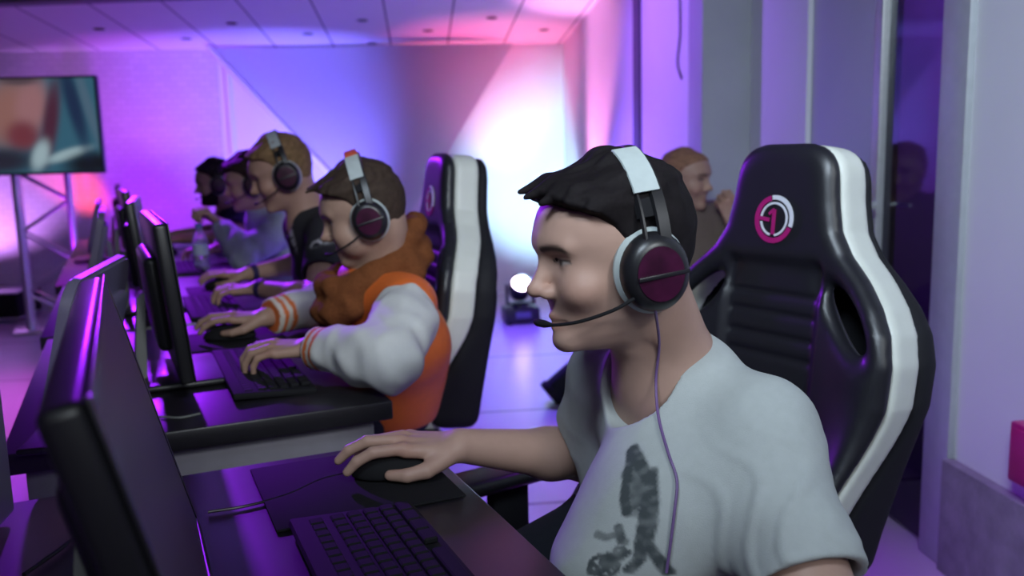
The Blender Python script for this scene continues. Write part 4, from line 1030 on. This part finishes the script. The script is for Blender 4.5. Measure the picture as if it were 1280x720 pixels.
# flight case at the foot of the tower
p = at_z(8, 408, 0); r = empty('flight_case', (p[0] - .34, p[1] + .35, 0), ROOM, 'black flight case on the floor beside the truss tower', 'case')
bm = bmesh.new(); bx(bm, (0, 0, .13), (.66, .44, .22), bev=.010); obj('body', bm, M_matte, r)
bm = bmesh.new()
for z in (.03, .235): bx(bm, (0, 0, z), (.672, .452, .018), bev=.003)
obj('edging', bm, M_alu, r)
bm = bmesh.new(); tube(bm, spline([(-.07, -.224, .15), (-.06, -.25, .15), (.06, -.25, .15), (.07, -.224, .15)], 6), .008, 8); obj('handle', bm, M_grey, r)

# ================================================================== stage lights
ml = mat('lamp_lens', (1, 1, 1), .2, emit=(1., .78, .95), strength=14.)
def moving_head(loc, rz, tilt, label, lens=ml):
    r = empty('stage_light', loc, rz, label, 'stage light', 'moving-head lights on the floor')
    bm = bmesh.new(); bx(bm, (0, 0, .065), (.25, .20, .11), bev=.012, seg=2); bs = obj('base', bm, M_black, r)
    bm = bmesh.new(); bx(bm, (.0, -.1015, .07), (.11, .004, .045), bev=.001); obj('display', bm, mat('light_display', (.12, .12, .2), .25, nscale=30), bs)
    for x in (-1, 1):
        for y in (-1, 1):
            bm = bmesh.new(); lathe(bm, [(0, 0), (.016, 0), (.018, .014), (0, .014)], 12, Matrix.Translation((x * .09, y * .07, 0))); obj('foot', bm, M_matte, r)
    bm = bmesh.new(); lathe(bm, [(0, .118), (.06, .118), (.055, .135), (0, .135)], 24); bx(bm, (0, 0, .142), (.21, .07, .016), bev=.004)
    for x in (-1, 1): bx(bm, (x * .098, 0, .215), (.016, .06, .14), bev=.005)
    yk = obj('yoke', bm, M_black, r)
    bm = bmesh.new(); lathe(bm, [(0, -.085), (.045, -.085), (.072, -.06), (.080, 0), (.080, .055), (.076, .07), (.066, .066), (.066, .058), (0, .058)], 32)
    hd = obj('lamp_head', bm, M_black, r); hd.matrix_local = Matrix.Translation((0, 0, .25)) @ Matrix.Rotation(tilt, 4, 'X')
    bm = bmesh.new(); lathe(bm, [(0, .062), (.064, .060), (.066, .057), (0, .056)], 32); obj('lens', bm, lens, hd)
    return r
p = at_z(651, 403, 0); moving_head((p[0], p[1], 0), ROOM + .1, math.radians(48), 'black moving-head stage light glowing pinkish white on the floor at the back wall')
# par can lying tilted on the floor behind the near player
p = at_z(684, 505, 0); ex = unit(RA * .72 + V(0, 0, .60)); q = p + V(.10, .02, .115)
r = empty('par_can', (0, 0, 0), 0, 'dark tilted par can on the lavender floor past the near player\'s chin', 'stage light')
Rm = Vector(-ex).to_track_quat('Z', 'Y').to_matrix().to_4x4(); Mq = Matrix.Translation(Vector(q)) @ Rm
bm = bmesh.new(); lathe(bm, [(0, -.14), (.045, -.14), (.060, -.10), (.062, .08), (.070, .085), (.070, .115), (.058, .115), (.056, .06), (0, .06)], 28, Mq); bmesh.ops.recalc_face_normals(bm, faces=bm.faces[:]); obj('can', bm, M_matte, r)
sd = unit(np.cross(ex, V(0, 0, 1))); bm = bmesh.new(); tube(bm, spline([q + sd * .066, q + sd * .085 - V(0, 0, .05), V(q[0], q[1], .008) + sd * .07, V(q[0], q[1], .008) - sd * .07, q - sd * .085 - V(0, 0, .05), q - sd * .066], 6), .008, 8); obj('bracket', bm, M_matte, r)

# ================================================================== onlooker on a bench by the pillar
bo = RM(1.07, 3.46, 0)
r = empty('bench', bo, ROOM, 'low white bench by the grey pillar under the onlooker', 'bench')
bm = bmesh.new(); bx(bm, (0, 0, .435), (.40, .46, .035), bev=.006); obj('seat', bm, M_white, r)
for x in (-.15, .15):
    for y in (-.18, .18): bm = bmesh.new(); bx(bm, (x, y, .209), (.04, .04, .416), bev=.003); obj('leg', bm, M_grey, r)
hp = at_y(846, 222, 3.50); c = V(hp[0] + .02, hp[1] + .03, 0)
fw = V(math.cos(math.radians(-80)), math.sin(math.radians(-80)), 0); lf = V(-fw[1], fw[0], 0)
JB = dict(pel=c + V(0, 0, .592) + fw * -.03, shL=c + lf * .17 + V(0, 0, .93), shR=c - lf * .17 + V(0, 0, .93), head=np.array([c[0], c[1], hp[2]]) + fw * .05, neck=c + V(0, 0, 1.0),
          elL=c + lf * .24 + fw * .12 + V(0, 0, .70), wrL=c + lf * .15 + fw * .17 + V(0, 0, .93), elR=c - lf * .23 + fw * .05 + V(0, 0, .66), wrR=c - lf * .12 + fw * .26 + V(0, 0, .64),
          knL=c + lf * .1 + fw * .40 + V(0, 0, .52), knR=c - lf * .1 + fw * .40 + V(0, 0, .52), anL=c + lf * .1 + fw * .42 + V(0, 0, .09), anR=c - lf * .1 + fw * .42 + V(0, 0, .09))
on = Human(JB, dict(skin=(.36, .22, .16), hair=(.25, .13, .08), brow=(.06, .035, .02), head_rot=(math.degrees(math.atan2(fw[1], fw[0])) + 42, 5, 0), eye=.4, top=.006, side=.003,
                    handL=(unit(-lf * .3 + V(0, 0, 1)), fw, 'curl'), handR=(fw - lf * -.3, V(0, 0, 1), 'flat')))
b = on.build(.007, 'seated onlooker in brown clothing on the bench by the grey pillar')
on.long(b, mat('brown_jersey', (.13, .095, .075), .9, nscale=60, bump=.2, bscale=300), None, .008, 'sweater', slack=.02)
on.trousers(b, (.05, .045, .05), .014)

# ================================================================== light
def spot(name, loc, target, col, power, ang, blend=.6, rad=.06):
    l = bpy.data.lights.new(name, 'SPOT'); l.energy = power; l.color = col; l.spot_size = math.radians(ang); l.spot_blend = blend; l.shadow_soft_size = rad
    o = bpy.data.objects.new(name, l); COL.objects.link(o); o.location = loc; o.rotation_euler = (Vector(target) - Vector(loc)).to_track_quat('-Z', 'Y').to_euler(); return o
def area(name, loc, target, col, power, sx, sy, spread=180):
    l = bpy.data.lights.new(name, 'AREA'); l.energy = power; l.color = col; l.spread = math.radians(spread); l.shape = 'RECTANGLE'; l.size = sx; l.size_y = sy
    o = bpy.data.objects.new(name, l); COL.objects.link(o); o.location = loc; o.rotation_euler = (Vector(target) - Vector(loc)).to_track_quat('-Z', 'Y').to_euler(); return o
fx = at_z(651, 403, 0)
spot('back_wash_cyan', V(fx[0] + .05, fx[1] - .05, .32), at_b(676, 232, BW), (.42, .72, 1.), 460, 60, .75)
spot('back_wash_blue', RM(-.55, 6.0, .25), at_b(370, 175, 7.4), (.17, .15, 1.), 720, 62, 1.)
spot('ceiling_wash_red', RM(.75, 7.1, .3), on_ceiling(625, 46), (1., .10, .30), 210, 60, 1.)
spot('brick_wash_purple', RM(-2.5, 6.2, .3), at_b(215, 190, BW), (.27, .012, .70), 270, 76, 1.)
spot('ceiling_wash_pink', RM(-2.15, 6.9, 1.2), on_ceiling(200, 70), (1., .30, .78), 9, 100, 1.)
spot('corner_red', at_b(158, 300, 7.25), at_b(95, 232, BW), (1., .07, .12), 75, 34, .7)
spot('tower_wash', RM(-3.9, 7.0, .2), at_b(5, 250, BW), (.62, .25, 1.), 170, 55, .8)
spot('wall_streak', RM(.80, 6.6, .15), RM(1.25, 6.05, 1.9), (1., .30, .72), 420, 40, .8)
spot('side_wash', RM(-.1, 4.7, 2.3), RM(1.25, 4.6, 1.5), (.34, .12, 1.), 170, 90, 1.)
spot('floor_wash_violet', RM(.3, 5.6, 2.1), RM(.45, 5.0, 0), (.15, .070, 1.), 520, 110, 1.)
spot('floor_wash_magenta', RM(1.1, 2.5, 2.4), RM(.75, 2.0, 0), (.40, .01, 1.), 120, 50, 1.)
spot('back_room_fill_violet', RM(2.3, 4.9, 2.6), RM(3.25, 5.6, 1.3), (.42, .13, .95), 150, 130, 1.)  # added lamp, unseen, so the room behind the glass door shows purple
spot('desk_wash_violet', RM(-1.7, 5.2, 2.1), W(3.3, 0, .7), (.30, .015, 1.), 480, 70, 1.)
spot('floor_wash_pink', RM(-2.3, 4.6, 2.05), RM(-2.1, 4.3, 0), (.75, .05, .80), 230, 80, 1.)
area('house_light', V(1.0, -1.7, 2.75), V(.1, 1.5, .95), (.86, .95, 1.), 13, 1.5, 1.5, 100)
spot('row_fill', V(1.3, -1.3, 2.8), V(-.45, 2.3, .95), (.90, .95, 1.), 260, 24, .9, .3)  # added fill with no known fixture, brightens the players past the nearest one
area('right_wall_fill', V(-.3, -.4, 2.8), V(1.5, 2.7, 1.1), (.72, .86, 1.), 21, .8, .8, 70)  # added fill from the camera side, lifts the right wall and glazing
w = bpy.data.worlds.new('world'); scene.world = w; w.use_nodes = True; w.node_tree.nodes['Background'].inputs[0].default_value = (.03, .016, .06, 1)
vs = scene.view_settings; vs.view_transform = 'Standard'; vs.look = 'None'; vs.exposure = 0.; vs.gamma = 1.; vs.use_curve_mapping = False
